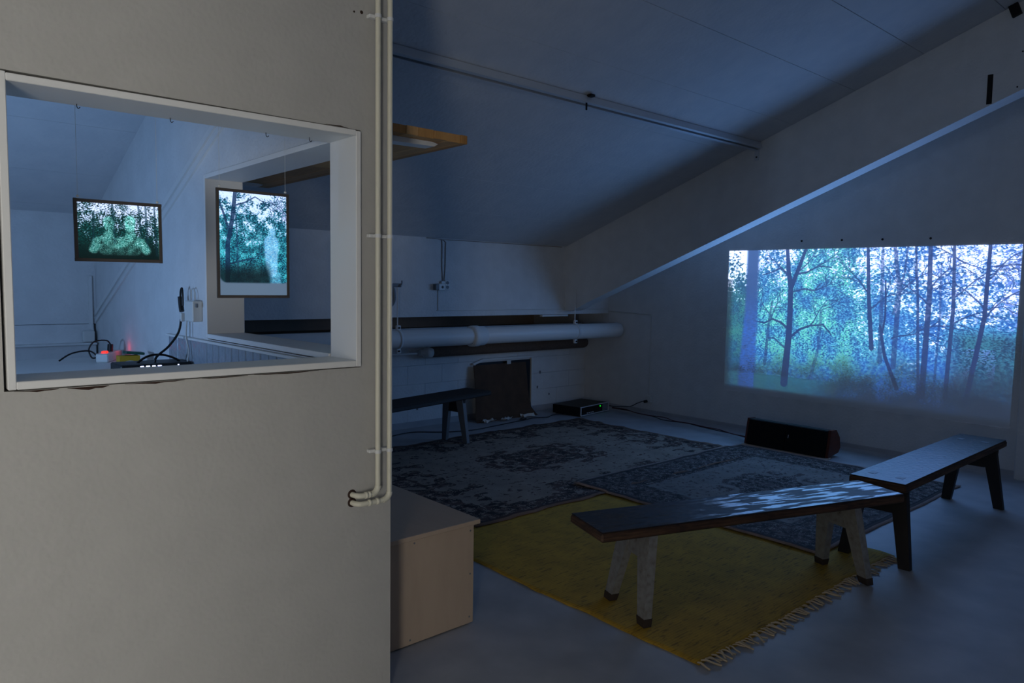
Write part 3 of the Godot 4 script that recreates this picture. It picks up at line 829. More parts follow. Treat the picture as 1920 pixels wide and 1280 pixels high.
func oriental(w: int, h: int, seed_: int, field: Color, dark: Color, mid: Color, pale: Color, hem: Color, lined: bool, busy: float) -> ImageTexture:
	# woven oriental pattern: mirrored ornament in border bands, a medallion in the field
	var im := Image.create(w, h, false, Image.FORMAT_RGB8)
	var n1 := noise(seed_, 0.022, 3)
	var n2 := noise(seed_ + 1, 0.040, 3)
	var n3 := noise(seed_ + 2, 0.012, 2)
	var grainy := noise(seed_ + 3, 0.4, 1)
	var bw := h * 0.20
	for y in h:
		for x in w:
			var mx: float = minf(x, w - 1 - x)
			var my: float = minf(y, h - 1 - y)
			var e: float = minf(mx, my)
			var c := field
			var a := n1.get_noise_2d(mx, my)
			var b := n2.get_noise_2d(mx * 0.9, my * 1.1)
			var big := n3.get_noise_2d(mx, my)
			# the loose rug has flower sprays that eat into the field; the other a straight lined border
			var edge := bw * (1.0 if lined else 0.70 + 1.1 * n3.get_noise_2d(mx * 0.9 + 500.0, my * 0.9))
			var dx := (x - w * 0.5) / (w * 0.5)
			var dy := (y - h * 0.5) / (h * 0.5)
			var rad := sqrt(dx * dx * 1.9 + dy * dy * 3.2) + big * 0.30
			var corner := (1.0 - absf(dx)) * 1.3 + (1.0 - absf(dy)) + big * 0.4
			var spray := false
			if e < h * 0.012:
				c = hem
			elif e < edge:
				var t: float = e / bw
				spray = true
				if lined and (t > 0.86 and t < 0.89 or t > 0.12 and t < 0.15):
					c = dark
					spray = false
				elif t < 0.13:
					c = mid.lerp(dark, 0.25)
					spray = false
			elif rad < 0.46 or corner < 0.62:
				spray = true
			if spray:
				c = mid
				if a > 0.0:
					c = dark
				elif a > -0.10:
					c = mid.lerp(dark, 0.5)
				if absf(b) < 0.045:
					c = pale
				elif b > 0.30:
					c = field
			elif e >= h * 0.012 and e >= edge and rad < 0.58 and a > 0.10:
				c = mid
			elif e >= edge and b > 0.42 - busy:
				c = mid
			var g := 1.0 + 0.12 * grainy.get_noise_2d(x, y) + 0.10 * n3.get_noise_2d(x, y)
			im.set_pixel(x, y, Color(c.r * g, c.g * g, c.b * g))
	return ImageTexture.create_from_image(im)

func rugs():
	var ra := mat("rug_brown", Color(1, 1, 1), 0.95)
	ra.albedo_texture = oriental(1024, 768, 71, Color(0.54, 0.49, 0.44), Color(0.15, 0.10, 0.09), Color(0.31, 0.23, 0.20), Color(0.56, 0.51, 0.46), Color(0.46, 0.37, 0.31), false, 0.0)
	solo("oriental_rug", rug_mesh(2.80, 6.10, -5.72, -3.47, func(_x, z): return 0.0075 * smoothstep(-3.66, -3.58, z), 0.008, 0.022, 81), ra, Vector3.ZERO, "large brown and beige oriental rug with wavy edges by the back wall", "rug")
	var yb := mat("rug_yellow", Color(1, 1, 1), 0.95)
	var w := 512
	var im := Image.create(w, w, false, Image.FORMAT_RGB8)
	var n := noise(91, 0.05, 3)
	var n2 := noise(92, 0.02, 3)
	for y in w:
		for x in w:
			var slub := n.get_noise_2d(x * 0.5, y * 5.0)
			var k := 1.0 + 0.10 * n2.get_noise_2d(x, y) + (0.06 if y % 4 < 2 else 0.0)
			var c := Color(0.68, 0.53, 0.16)
			if slub > 0.32:
				c = c.lerp(Color(0.42, 0.32, 0.11), clampf((slub - 0.32) * 5.0, 0, 0.6))
			im.set_pixel(x, y, Color(c.r * k, c.g * k, c.b * k))
	yb.albedo_texture = ImageTexture.create_from_image(im)
	var yr := thing("woven_rug", Vector3.ZERO, 0, "mustard yellow woven rag rug with pale fringe under the varnished bench", "rug")
	part(yr, "woven_field", rug_mesh(2.44, 4.34, -3.56, -1.60, func(_x, _z): return 0.0, 0.004, 0.010, 83, 50, 50), yb)
	# fringe: knotted tassels along the near edge
	var tv := []
	for k in 6:
		var r2 := RandomNumberGenerator.new()
		r2.seed = 300 + k
		var ln := r2.randf_range(0.035, 0.075)
		var bend := r2.randf_range(-0.035, 0.035)
		tv.append(tube(smooth_path([Vector3(0, 0.006, -0.008), Vector3(bend * 0.2, 0.012, 0.008), Vector3(bend * 0.6, 0.007, ln * 0.6), Vector3(bend, 0.005, ln)], 2), 0.0042, 5))
	var x := 2.45
	while x < 4.33:
		var o := part(yr, "tassel", tv[rng.randi() % 6], M.tassel, Vector3(x, 0, -1.605 + noise(83, 0.9, 3).get_noise_2d(x * 2.5, 9.0) * 0.012), Vector3(0, rng.randf_range(-25, 25), 0))
		o.scale = Vector3.ONE * rng.randf_range(0.8, 1.25)
		x += rng.randf_range(0.016, 0.034)
	var rb := mat("rug_grey", Color(1, 1, 1), 0.95)
	rb.albedo_texture = oriental(1024, 820, 75, Color(0.46, 0.44, 0.42), Color(0.11, 0.09, 0.09), Color(0.29, 0.25, 0.24), Color(0.55, 0.52, 0.50), Color(0.62, 0.54, 0.50), true, 0.06)
	var under := func(x_: float, z_: float) -> float:
		var a := smoothstep(-3.44, -3.50, z_) * smoothstep(6.16, 6.08, x_)
		var b := smoothstep(4.42, 4.36, x_)
		return maxf(0.0175 * a, 0.0105 * b)
	solo("oriental_rug", rug_mesh(4.0, 6.33, -3.79, -1.87, under, 0.009, 0.008, 85, 56, 46), rb, Vector3.ZERO, "dark grey patterned oriental rug lying over the yellow rug below the projection", "rug")

# ------------------------------------------------------------------ inside the booth
func hanging_picture(called: String, at: Vector3, w: float, h: float, kind: int, label: String, tilt: float):
	var t := thing(called, at, 0, label, "screen", "hanging film screens")
	var pm := mat(called + "_film%d" % kind, Color(0.05, 0.06, 0.07), 0.3)
	pm.emission_enabled = true
	pm.emission = Color.BLACK
	pm.emission_texture = forest(512 if kind == 1 else 400, 384 if kind == 1 else 600, kind)
	pm.emission_energy_multiplier = 1.5
	var f := part(t, "screen_film", panel_uv(w, h, 0.004), pm, Vector3.ZERO, Vector3(0, 0, tilt))
	part(f, "screen_back", cbox(Vector3(w, h, 0.003), 0.0005), M.plastic_white, Vector3(0, 0, -0.0016))
	var e := 0.011
	part(t, "edge_tape", cbox(Vector3(e, h + e, 0.008), 0.001), M.foil_edge, Vector3(-w / 2, 0, 0), Vector3(0, 0, tilt))
	part(t, "edge_tape", cbox(Vector3(e, h + e, 0.008), 0.001), M.foil_edge, Vector3(w / 2, 0, 0), Vector3(0, 0, tilt))
	part(t, "edge_tape", cbox(Vector3(w + e, e, 0.008), 0.001), M.foil_edge, Vector3(0, h / 2, 0.0005), Vector3(0, 0, tilt))
	part(t, "edge_tape", cbox(Vector3(w + e, e, 0.008), 0.001), M.foil_edge, Vector3(0, -h / 2, 0.0005), Vector3(0, 0, tilt))
	var yt := ceil_y(at.z) - at.y
	for s in [-0.47, 0.47]:
		part(t, "thread", tube([Vector3(s * w, h / 2, 0), Vector3(s * w, yt, 0)], 0.0006, 5), M.plastic_white)
		part(t, "knot", lathe_x([[-0.005, 0.0], [-0.003, 0.004], [0.003, 0.004], [0.005, 0.0]], 8), M.plastic_white, Vector3(s * w, h / 2 + 0.012, 0))

func booth_things():
	hanging_picture("hanging_screen", Vector3(0.655, 1.667, -2.75), 0.258, 0.193, 1, "small wide film screen glowing with two pale figures, hung in the booth window", 0.4)
	hanging_picture("hanging_screen", Vector3(1.105, 1.644, -2.72), 0.266, 0.388, 2, "tall film screen glowing with trees and a pale figure, hung in the booth window", 0.0)
	# counter
	var c := thing("booth_counter", Vector3(0.0, 0.0, -3.9), 0, "white counter along the inside of the booth", "counter")
	part(c, "counter_top", cbox(Vector3(1.98, 0.03, 2.95), 0.003), M.white_paint, Vector3(0.272, 0.985, -0.06))
	for p in [[-0.62, -1.3], [1.16, -1.3], [-0.62, 1.3], [1.16, 1.3]]:
		part(c, "leg", cbox(Vector3(0.05, 0.97, 0.05), 0.004), M.white_paint, Vector3(p[0], 0.485, p[1]))
	# boxed pipe along the booth's back wall
	var pc := thing("pipe_casing", Vector3(0.25, 0.0, BACK), 0, "white boxed pipe casing along the back wall inside the booth", "casing")
	part(pc, "upper_board", cbox(Vector3(2.0, 0.135, 0.05), 0.002), M.wall, Vector3(0.005, 1.1195, -0.015))
	part(pc, "lower_board", cbox(Vector3(2.0, 0.5, 0.10), 0.006), M.wall, Vector3(0.005, 0.79, 0.02))
	part(pc, "ledge", cbox(Vector3(2.0, 0.016, 0.13), 0.003), M.white_paint, Vector3(0.005, 1.047, 0.03))
	solo("cable_trunking", boxes([[Vector3(1.222, 1.15, BACK), Vector3(1.246, 1.535, BACK + 0.02)]]), M.white_paint, Vector3.ZERO, "upright white cable trunking on the booth's back wall", "trunking")
	solo("junction_box", cbox(Vector3(0.075, 0.08, 0.05), 0.006), M.plastic_white, Vector3(1.21, 1.10, BACK + 0.045), "small white junction box under the cable trunking in the booth", "box")
	# slanted battens on the side wall, following the rafter
	var a := Vector3(SIDE, 1.205, -6.03)
	var b := Vector3(SIDE, 2.50, -2.75)
	var dir := (b - a).normalized()
	var nrm := Vector3(0, dir.z, -dir.y)
	for e in [[0.0, 0.022, "lower slanted white batten on the booth side wall"], [0.055, 0.03, "upper slanted white batten on the booth side wall"]]:
		var off: Vector3 = nrm * -e[0] if nrm.y < 0 else nrm * e[0]
		var hw: Vector3 = nrm * e[1] * 0.5
		var q0: Vector3 = a + off
		var q1: Vector3 = b + off
		var lo := [q0 - hw, q0 + hw, q1 + hw, q1 - hw]
		var hi := []
		for p in lo:
			hi.append(p + Vector3(-0.012, 0, 0))
		solo("slanted_batten", hexa(lo, hi), M.white_paint, Vector3.ZERO, e[2], "batten")
	# upright boards below the side window
	var bb := thing("board_panelling", Vector3(SIDE, 1.0, -4.29), 0, "glossy upright boards below the booth's side window", "panelling")
	var z := 0.0
	var n := 0
	while z < 1.80:
		var w := 0.082 if n > 3 else 0.15
		part(bb, "board", cbox(Vector3(0.014, 0.205, w - 0.004), 0.004), M.bead_board, Vector3(-0.007 - 0.001 * (n % 2), 0.1025, z + w / 2), Vector3(0, [0.6, -0.5, 0.2, -0.9][n % 4], 0))
		z += w
		n += 1
	part(bb, "cap_rail", cbox(Vector3(0.03, 0.012, 1.82), 0.002), M.frame_paint, Vector3(-0.015, 0.211, 0.91))
	# outlet, adapter, plug and cables on the side wall
	var ol := thing("wall_outlet", Vector3(SIDE, 1.355, -3.84), 0, "white outlet box on the booth wall beside the side window", "outlet")
	part(ol, "box", cbox(Vector3(0.05, 0.105, 0.12), 0.005), M.plastic_white, Vector3(-0.025, 0, 0))
	part(ol, "side_button", cbox(Vector3(0.012, 0.02, 0.012), 0.002), M.plastic_grey, Vector3(-0.03, 0.03, 0.064))
	var pl := thing("cable_plug", Vector3(SIDE - 0.04, 1.38, -3.985), 0, "black cable connector hanging beside the outlet in the booth", "plug")
	part(pl, "plug_body", tube(smooth_path([Vector3(0, 0.045, -0.01), Vector3(0, 0.0, 0.0), Vector3(0, -0.03, 0.012)], 3), 0.013, 8), M.black)
	part(pl, "plug_tail", tube(smooth_path([Vector3(0, 0.04, -0.01), Vector3(0, 0.075, 0.0), Vector3(0, 0.09, 0.02), Vector3(0, 0.06, 0.03), Vector3(0, 0.0, 0.03)], 4), 0.005, 6), M.cable_black)
	part(pl, "white_socket", cbox(Vector3(0.02, 0.045, 0.02), 0.003), M.plastic_white, Vector3(0, -0.06, 0.018))
	var zc := -3.97
	solo("device_cable", tube(smooth_path([Vector3(1.225, 1.31, zc), Vector3(1.21, 1.24, zc), Vector3(1.16, 1.17, zc), Vector3(1.09, 1.11, -3.95), Vector3(1.10, 1.02, -3.95)], 6), 0.006, 6), M.cable_black, Vector3.ZERO, "black cable falling from the connector to the player in the booth", "cable")
	solo("looped_cable", tube(smooth_path([Vector3(0.985, 1.02, -3.97), Vector3(1.0, 1.08, -3.97), Vector3(1.06, 1.125, -3.97), Vector3(1.13, 1.13, -3.96), Vector3(1.20, 1.10, -3.95), Vector3(1.225, 1.05, -3.94), Vector3(1.20, 1.01, -3.94)], 6), 0.006, 6), M.cable_black, Vector3.ZERO, "black cable looping above the player in the booth", "cable")
	solo("white_cable", tube(smooth_path([Vector3(1.24, 1.31, -3.93), Vector3(1.235, 1.22, -3.93), Vector3(1.24, 1.14, -3.91), Vector3(1.215, 1.02, -3.90)], 6), 0.004, 6), M.cable_white, Vector3.ZERO, "white cable falling along the booth wall behind the player", "cable")
	solo("white_loop", tube(smooth_path([Vector3(1.255, 1.41, -3.90), Vector3(1.255, 1.46, -3.895), Vector3(1.255, 1.47, -3.87), Vector3(1.255, 1.45, -3.845), Vector3(1.255, 1.41, -3.84)], 4), 0.003, 6), M.cable_white, Vector3.ZERO, "thin white cable loop over the outlet in the booth", "cable")
	# media player with a row of lights
	var dv := thing("media_player", Vector3(1.08, 1.0, -3.98), 0, "flat black player with a row of white lights on the booth counter", "player")
	part(dv, "case", cbox(Vector3(0.33, 0.085, 0.20), 0.006), M.black, Vector3(0, 0.0525, 0.0))
	for k in 4:
		part(dv, "led", cbox(Vector3(0.016 + 0.002 * (k % 2), 0.008, 0.004), 0.001), M.led_white, Vector3(-0.07 + 0.027 * k, 0.083, 0.1005))
	part(dv, "led", cbox(Vector3(0.007, 0.008, 0.004), 0.001), M.led_white, Vector3(0.10, 0.083, 0.1005))
	for p in [[-0.14, 0.07], [0.14, 0.07], [-0.14, -0.07], [0.14, -0.07]]:
		part(dv, "foot", cbox(Vector3(0.02, 0.012, 0.02), 0.002), M.black, Vector3(p[0], 0.006, p[1]))
	# power strip with its red switch and the plug
	var ps := thing("power_strip", Vector3(1.15, 1.0, -5.15), -28, "white power strip with a glowing red switch on the booth counter", "power strip")
	part(ps, "body", cbox(Vector3(0.07, 0.055, 0.30), 0.006), M.plastic_white, Vector3(0, 0.0275, 0.0))
	part(ps, "led_switch", cbox(Vector3(0.03, 0.012, 0.035), 0.002), M.led_red, Vector3(0.0, 0.060, 0.09))
	part(ps, "plug", tube([Vector3(0, 0.055, -0.02), Vector3(0.0, 0.10, -0.03)], 0.017, 8), M.black)
	part(ps, "plug_cable", tube(smooth_path([Vector3(0.0, 0.10, -0.03), Vector3(-0.02, 0.125, -0.02), Vector3(-0.08, 0.12, 0.01), Vector3(-0.11, 0.07, 0.02), Vector3(-0.09, 0.02, 0.03), Vector3(-0.06, 0.03, 0.04), Vector3(-0.10, 0.065, 0.05), Vector3(-0.18, 0.055, 0.10), Vector3(-0.24, 0.012, 0.14)], 5), 0.005, 6), M.cable_black)
	var rl := OmniLight3D.new()
	rl.name = "switch_led_light"
	rl.position = Vector3(1.235, 1.075, -5.16)
	rl.light_color = Color(1.0, 0.15, 0.12)
	rl.light_energy = 0.0008
	rl.light_size = 0.01
	rl.shadow_enabled = true
	add_child(rl)
	var yx := thing("yellow_carton", Vector3(1.13, 1.0, -4.62), 0, "small yellow carton with a green lid on the booth counter", "carton")
	part(yx, "carton", cbox(Vector3(0.11, 0.075, 0.07), 0.002), M.yellow_box, Vector3(0, 0.0375, 0))
	part(yx, "green_lid", cbox(Vector3(0.10, 0.014, 0.075), 0.003), M.green_tape, Vector3(0.03, 0.088, 0.0), Vector3(0, 0, -6))
	solo("coiled_cable", tube(smooth_path([Vector3(0.99, 1.006, -4.35), Vector3(1.02, 1.035, -4.38), Vector3(1.07, 1.06, -4.40), Vector3(1.13, 1.05, -4.40), Vector3(1.18, 1.006, -4.38)], 5), 0.005, 6), M.cable_white, Vector3.ZERO, "white cable arching in front of the yellow carton", "cable")
	# the projector that lights the booth, standing left of the window
	var pj := thing("film_projector", Vector3(-0.555, 1.0, -3.70), 24, "grey film projector on the counter throwing blue light across the booth", "projector")
	part(pj, "case", cbox(Vector3(0.22, 0.22, 0.30), 0.01), M.plastic_grey, Vector3(0, 0.235, 0))
	part(pj, "stand", cbox(Vector3(0.16, 0.125, 0.22), 0.004), M.black, Vector3(0, 0.0625, 0))
	part(pj, "lens_light", lathe_x([[0.0, 0.05], [0.02, 0.048], [0.02, 0.0]], 18), M.lens_face, Vector3(0.11, 0.26, 0.03))

# ------------------------------------------------------------------ front of the booth
func near_wall_things():
	# two thin heating pipes with elbows that turn into the wall
	var spec := [[1.338, 0.757, 0.771, "thin cream pipe further from the booth corner, elbowed into the wall"], [1.385, 0.728, 0.738, "thin cream pipe next to the booth corner, elbowed into the wall"]]
	for s in spec:
		var x: float = s[0]
		var yb: float = s[1]
		var z := FRONT + 0.032
		var p := thing("heating_pipe", Vector3(x, 0, z), 0, s[3], "pipe", "heating pipes on the booth wall")
		part(p, "riser", tube([Vector3(0, yb + 0.035, 0), Vector3(0, 3.2, 0)], 0.0092, 12), M.cream_paint)
		var pts := []
		for k in 7:
			var t := PI / 2 * k / 6
			pts.append(Vector3(-0.026 + 0.026 * cos(t), yb + 0.035 - 0.026 * sin(t), 0))
		part(p, "elbow", tube(pts, 0.0112, 12), M.cream_paint)
		var xe := 1.253 - x
		part(p, "return_run", tube(smooth_path([Vector3(-0.026, yb + 0.009, 0), Vector3(xe + 0.03, yb + 0.009, 0), Vector3(xe + 0.008, yb + 0.010, -0.008), Vector3(xe, yb + 0.011, -0.034)], 5), 0.0095, 12), M.cream_paint)
		for q in [0.30, 0.72]:
			part(p, "joint_ring", lathe_x([[-0.006, 0.0095], [-0.005, 0.0118], [0.005, 0.0118], [0.006, 0.0095]], 12), M.cream_paint, Vector3(lerpf(-0.026, xe + 0.03, q), yb + 0.009, 0))
		part(p, "wall_hole", lathe_x([[0.0, 0.017], [0.0015, 0.016], [0.0015, 0.0]], 18), M.crack, Vector3(xe, yb + 0.012, -0.0322), Vector3(0, -90, 0))
		for y in [2.405, 1.669, 0.915]:
			var cp := part(p, "pipe_clip", cbox(Vector3(0.03, 0.012, 0.022), 0.002), M.white_paint, Vector3(-0.012, y, -0.021))
			part(cp, "ring", tube([Vector3(0.012, -0.006, 0.021), Vector3(0.012, 0.006, 0.021)], 0.0115, 12), M.white_paint)
	# bare edges where the plaster has chipped along the lining
	var chips := [[0.33, 1.2128, 0.10, 0.004], [0.45, 1.2122, 0.10, 0.009], [0.62, 1.2128, 0.16, 0.004], [0.82, 1.213, 0.14, 0.003], [1.02, 1.213, 0.22, 0.003], [1.20, 2.0245, 0.08, 0.003]]
	for e in chips:
		var pts := PackedVector2Array()
		var up: float = -1.0 if e[1] < 1.5 else 1.0
		for k in 7:
			pts.append(Vector2(e[2] * (k / 6.0 - 0.5), 0.0))
		for k in 7:
			pts.append(Vector2(e[2] * (0.5 - k / 6.0), up * e[3] * (0.15 + sin(PI * k / 6.0)) * rng.randf_range(0.5, 1.2) + up * 0.0003))
		part(get_node("wall_front"), "plaster_chip", prism(pts, 0.0008), M.crack, Vector3(e[0], e[1], FRONT))
	# two old fixing holes and small blemishes of the wall
	for h in [[1.265, 2.410, 0.0035, "tiny dark screw hole high on the booth wall"], [1.293, 2.415, 0.006, "brown filled screw hole beside the upper pipe clip"]]:
		solo("screw_hole", lathe_x([[0.0, h[2]], [0.0012, h[2] * 0.9], [0.0004, 0.0]], 12), M.crack, Vector3(h[0], h[1], FRONT), h[3], "hole", "", Vector3(0, -90, 0))

func small_marks():
	# row of bolts above the projection
	var b0 := ["first", "second", "third", "fourth"]
	for k in 4:
		solo("wall_bolt", lathe_x([[0.0, 0.011], [0.006, 0.009], [0.006, 0.0]], 10), M.screw, Vector3(RIGHT, 1.992 - 0.007 * k, [-3.567, -3.17, -2.80, -2.398][k]), "small dark bolt above the projection, %s counted from the rafter" % b0[k], "bolt", "bolts above the projection", Vector3(0, 180, 0))

# ------------------------------------------------------------------ film pictures
func stamp(mask: PackedFloat32Array, w: int, h: int, x0: float, y0: float, x1: float, y1: float, r0: float, r1: float, v: float, feather := 1.0):
	var n := int(maxf(absf(x1 - x0), absf(y1 - y0)) / maxf(0.6, minf(r0, r1) * 0.5)) + 1
	for i in n + 1:
		var t := float(i) / n
		var cx := lerpf(x0, x1, t)
		var cy := lerpf(y0, y1, t)
		var r := lerpf(r0, r1, t)
		for y in range(maxi(0, int(cy - r - feather)), mini(h, int(cy + r + feather + 1))):
			for x in range(maxi(0, int(cx - r - feather)), mini(w, int(cx + r + feather + 1))):
				var d := sqrt((x - cx) * (x - cx) + (y - cy) * (y - cy))
				var a := smoothstep(0.0, 1.0, clampf((r - d) / feather + 0.6, 0, 1)) * v
				if a > mask[y * w + x]:
					mask[y * w + x] = a

func limb(mask: PackedFloat32Array, w: int, h: int, r: RandomNumberGenerator, x: float, y: float, ang: float, ln: float, rad: float, depth: int, v: float):
	var steps := 5
	for i in steps:
		var nx := x + cos(ang) * ln / steps
		var ny := y + sin(ang) * ln / steps
		stamp(mask, w, h, x, y, nx, ny, rad * (1.0 - 0.12 * i), rad * (1.0 - 0.12 * (i + 1)), v)
		x = nx
		y = ny
		ang += r.randf_range(-0.28, 0.28)
		if depth > 0 and i > 0:
			limb(mask, w, h, r, x, y, ang + r.randf_range(0.4, 1.0) * (1 if r.randf() > 0.5 else -1), ln * r.randf_range(0.4, 0.62), rad * 0.55, depth - 1, v)

func poly(mask: PackedFloat32Array, w: int, h: int, pts: Array, r0: float, r1: float, v: float, feather := 1.0):
	for i in pts.size() - 1:
		var a: Vector2 = pts[i]
		var b: Vector2 = pts[i + 1]
		var t0 := float(i) / (pts.size() - 1)
		var t1 := float(i + 1) / (pts.size() - 1)
		stamp(mask, w, h, a.x * w, a.y * h, b.x * w, b.y * h, lerpf(r0, r1, t0), lerpf(r0, r1, t1), v, feather)

func forest(w: int, h: int, kind: int) -> ImageTexture:
	# kind 0: the wide film on the wall; 1: two pale figures among trees; 2: tall picture with a tree and a pale figure
	var leaf := noise(101 + kind, 0.055 if kind == 0 else 0.07, 4)
	leaf.domain_warp_enabled = true
	leaf.domain_warp_amplitude = 14.0
	var big := noise(111 + kind, 0.009 if kind == 0 else 0.014, 3)
	var fine := noise(121 + kind, 0.14, 3)
	var mask := PackedFloat32Array()
	mask.resize(w * h)
	var soft := PackedFloat32Array()
	soft.resize(w * h)
	var r := RandomNumberGenerator.new()
	r.seed = 500 + kind
	if kind == 0:
		# oak on the left third
		poly(mask, w, h, [Vector2(0.258, 0.90), Vector2(0.262, 0.78), Vector2(0.268, 0.60), Vector2(0.270, 0.45), Vector2(0.268, 0.25)], 15, 10, 0.95)
		poly(mask, w, h, [Vector2(0.268, 0.25), Vector2(0.256, 0.14), Vector2(0.248, 0.0)], 10, 7, 0.95)
		poly(mask, w, h, [Vector2(0.270, 0.25), Vector2(0.295, 0.13), Vector2(0.32, 0.0)], 9, 6, 0.95)
		poly(mask, w, h, [Vector2(0.264, 0.53), Vector2(0.235, 0.49), Vector2(0.20, 0.47), Vector2(0.165, 0.50), Vector2(0.13, 0.49)], 5, 2, 0.9)
		poly(mask, w, h, [Vector2(0.272, 0.59), Vector2(0.31, 0.53), Vector2(0.35, 0.50), Vector2(0.40, 0.49), Vector2(0.43, 0.55)], 5, 2, 0.9)
		poly(mask, w, h, [Vector2(0.255, 0.17), Vector2(0.225, 0.12), Vector2(0.19, 0.15), Vector2(0.15, 0.17)], 4, 2, 0.85)
		poly(mask, w, h, [Vector2(0.292, 0.16), Vector2(0.33, 0.15), Vector2(0.37, 0.11), Vector2(0.42, 0.12)], 4, 2, 0.85)
		poly(mask, w, h, [Vector2(0.278, 0.28), Vector2(0.32, 0.26), Vector2(0.36, 0.27), Vector2(0.385, 0.22)], 4, 2, 0.8)
		poly(mask, w, h, [Vector2(0.18, 0.60), Vector2(0.21, 0.60), Vector2(0.255, 0.66)], 3, 4, 0.7)
		poly(mask, w, h, [Vector2(0.175, 0.78), Vector2(0.185, 0.50), Vector2(0.195, 0.35)], 7, 4, 0.55)
		for e in [[0.20, 0.47, -2.2, 110.0], [0.19, 0.48, -1.2, 90.0], [0.35, 0.50, -0.9, 110.0], [0.30, 0.14, -0.7, 120.0], [0.37, 0.11, -0.5, 90.0], [0.225, 0.12, -2.4, 80.0], [0.36, 0.27, -0.4, 80.0]]:
			limb(mask, w, h, r, e[0] * w, e[1] * h, e[2], e[3], 2.6, 2, 0.75)
		# slender trees of the right half
		for t in [[0.545, 0.0, 0.555, 0.28, 0.575, 0.62, 8.0, 0.9], [0.595, 0.0, 0.60, 0.3, 0.605, 0.7, 8.0, 0.5], [0.635, 0.0, 0.655, 0.25, 0.65, 0.72, 9.0, 0.6], [0.70, 0.0, 0.715, 0.3, 0.735, 0.9, 5.0, 0.75], [0.745, 0.0, 0.75, 0.3, 0.745, 0.88, 10.0, 0.85], [0.815, 0.0, 0.823, 0.35, 0.815, 0.88, 7.0, 0.85], [0.915, 0.0, 0.912, 0.40, 0.875, 0.88, 8.0, 0.95], [0.675, 0.0, 0.67, 0.15, 0.64, 0.4, 4.0, 0.6], [0.60, 0.48, 0.62, 0.66, 0.665, 0.85, 7.0, 0.9], [0.61, 0.2, 0.615, 0.42, 0.605, 0.56, 4.0, 0.9], [0.39, 0.4, 0.385, 0.65, 0.36, 0.85, 7.0, 0.4], [0.78, 0.1, 0.785, 0.4, 0.78, 0.85, 4.0, 0.5]]:
			poly(mask, w, h, [Vector2(t[0], t[1]), Vector2(t[2], t[3]), Vector2(t[4], t[5])], t[6] * 0.65, t[6], t[7])
		for e in [[0.912, 0.42, -1.1, 190.0], [0.912, 0.20, -0.8, 140.0], [0.82, 0.30, -0.7, 150.0], [0.82, 0.45, -0.6, 160.0], [0.75, 0.25, -1.0, 140.0], [0.91, 0.35, -2.3, 140.0], [0.75, 0.35, -2.2, 140.0], [0.555, 0.28, -2.3, 120.0], [0.56, 0.38, -0.6, 120.0], [0.655, 0.28, -0.9, 120.0], [0.93, 0.12, -0.2, 110.0], [0.72, 0.5, -0.5, 130.0], [0.85, 0.1, -2.6, 110.0], [0.64, 0.55, -0.4, 130.0]]:
			limb(mask, w, h, r, e[0] * w, e[1] * h, e[2], e[3], 2.8, 2, 0.8)
	elif kind == 2:
		poly(mask, w, h, [Vector2(0.12, 0.95), Vector2(0.13, 0.50), Vector2(0.20, 0.25), Vector2(0.24, 0.0)], 14, 10, 0.95)
		poly(mask, w, h, [Vector2(0.14, 0.36), Vector2(0.06, 0.18), Vector2(0.0, 0.08)], 7, 4, 0.9)
		poly(mask, w, h, [Vector2(0.22, 0.14), Vector2(0.38, 0.10), Vector2(0.52, 0.04)], 5, 3, 0.85)
		poly(mask, w, h, [Vector2(0.10, 0.70), Vector2(0.30, 0.66), Vector2(0.50, 0.63)], 5, 3, 0.9)
		poly(mask, w, h, [Vector2(0.27, 0.80), Vector2(0.26, 0.40), Vector2(0.24, 0.2)], 6, 4, 0.6)
		for e in [[0.60, 0.10, 0.2, 120.0], [0.75, 0.08, 0.6, 110.0], [0.52, 0.04, 0.5, 130.0], [0.9, 0.12, 1.0, 80.0], [0.25, 0.5, -0.3, 120.0], [0.5, 0.63, -0.8, 90.0]]:
			limb(mask, w, h, r, e[0] * w, e[1] * h, e[2], e[3], 3.0, 2, 0.8)
		poly(soft, w, h, [Vector2(0.77, 0.36), Vector2(0.77, 0.38)], 17, 17, 0.8, 16.0)
		poly(soft, w, h, [Vector2(0.75, 0.47), Vector2(0.75, 0.62), Vector2(0.76, 0.76)], 42, 30, 0.8, 16.0)
		poly(soft, w, h, [Vector2(0.80, 0.80), Vector2(0.81, 0.93)], 34, 30, 0.45, 16.0)
	else:
		for t in [[0.82, 0.0, 0.84, 0.8, 7.0], [0.73, 0.0, 0.76, 0.5, 6.0], [0.42, 0.0, 0.44, 0.7, 7.0], [0.93, 0.0, 0.95, 0.9, 6.0], [0.2, 0.2, 0.19, 0.8, 6.0]]:
			poly(mask, w, h, [Vector2(t[0], t[1]), Vector2(t[2], t[3])], t[4], t[4], 0.8)
		# two pale figures seen from the chest up, shoulder to shoulder
		poly(soft, w, h, [Vector2(0.375, 0.33), Vector2(0.375, 0.44)], 31, 26, 0.85, 16.0)
		poly(soft, w, h, [Vector2(0.625, 0.30), Vector2(0.625, 0.43)], 33, 27, 1.0, 16.0)
		poly(soft, w, h, [Vector2(0.375, 0.48), Vector2(0.37, 0.60)], 20, 34, 0.7, 16.0)
		poly(soft, w, h, [Vector2(0.625, 0.48), Vector2(0.63, 0.60)], 21, 36, 0.8, 16.0)
		poly(soft, w, h, [Vector2(0.19, 0.82), Vector2(0.24, 0.68), Vector2(0.36, 0.64), Vector2(0.45, 0.72)], 26, 34, 0.62, 16.0)
		poly(soft, w, h, [Vector2(0.49, 0.70), Vector2(0.61, 0.64), Vector2(0.75, 0.67), Vector2(0.82, 0.82)], 34, 26, 0.72, 16.0)
		poly(soft, w, h, [Vector2(0.32, 0.80), Vector2(0.68, 0.80)], 40, 40, 0.46, 16.0)
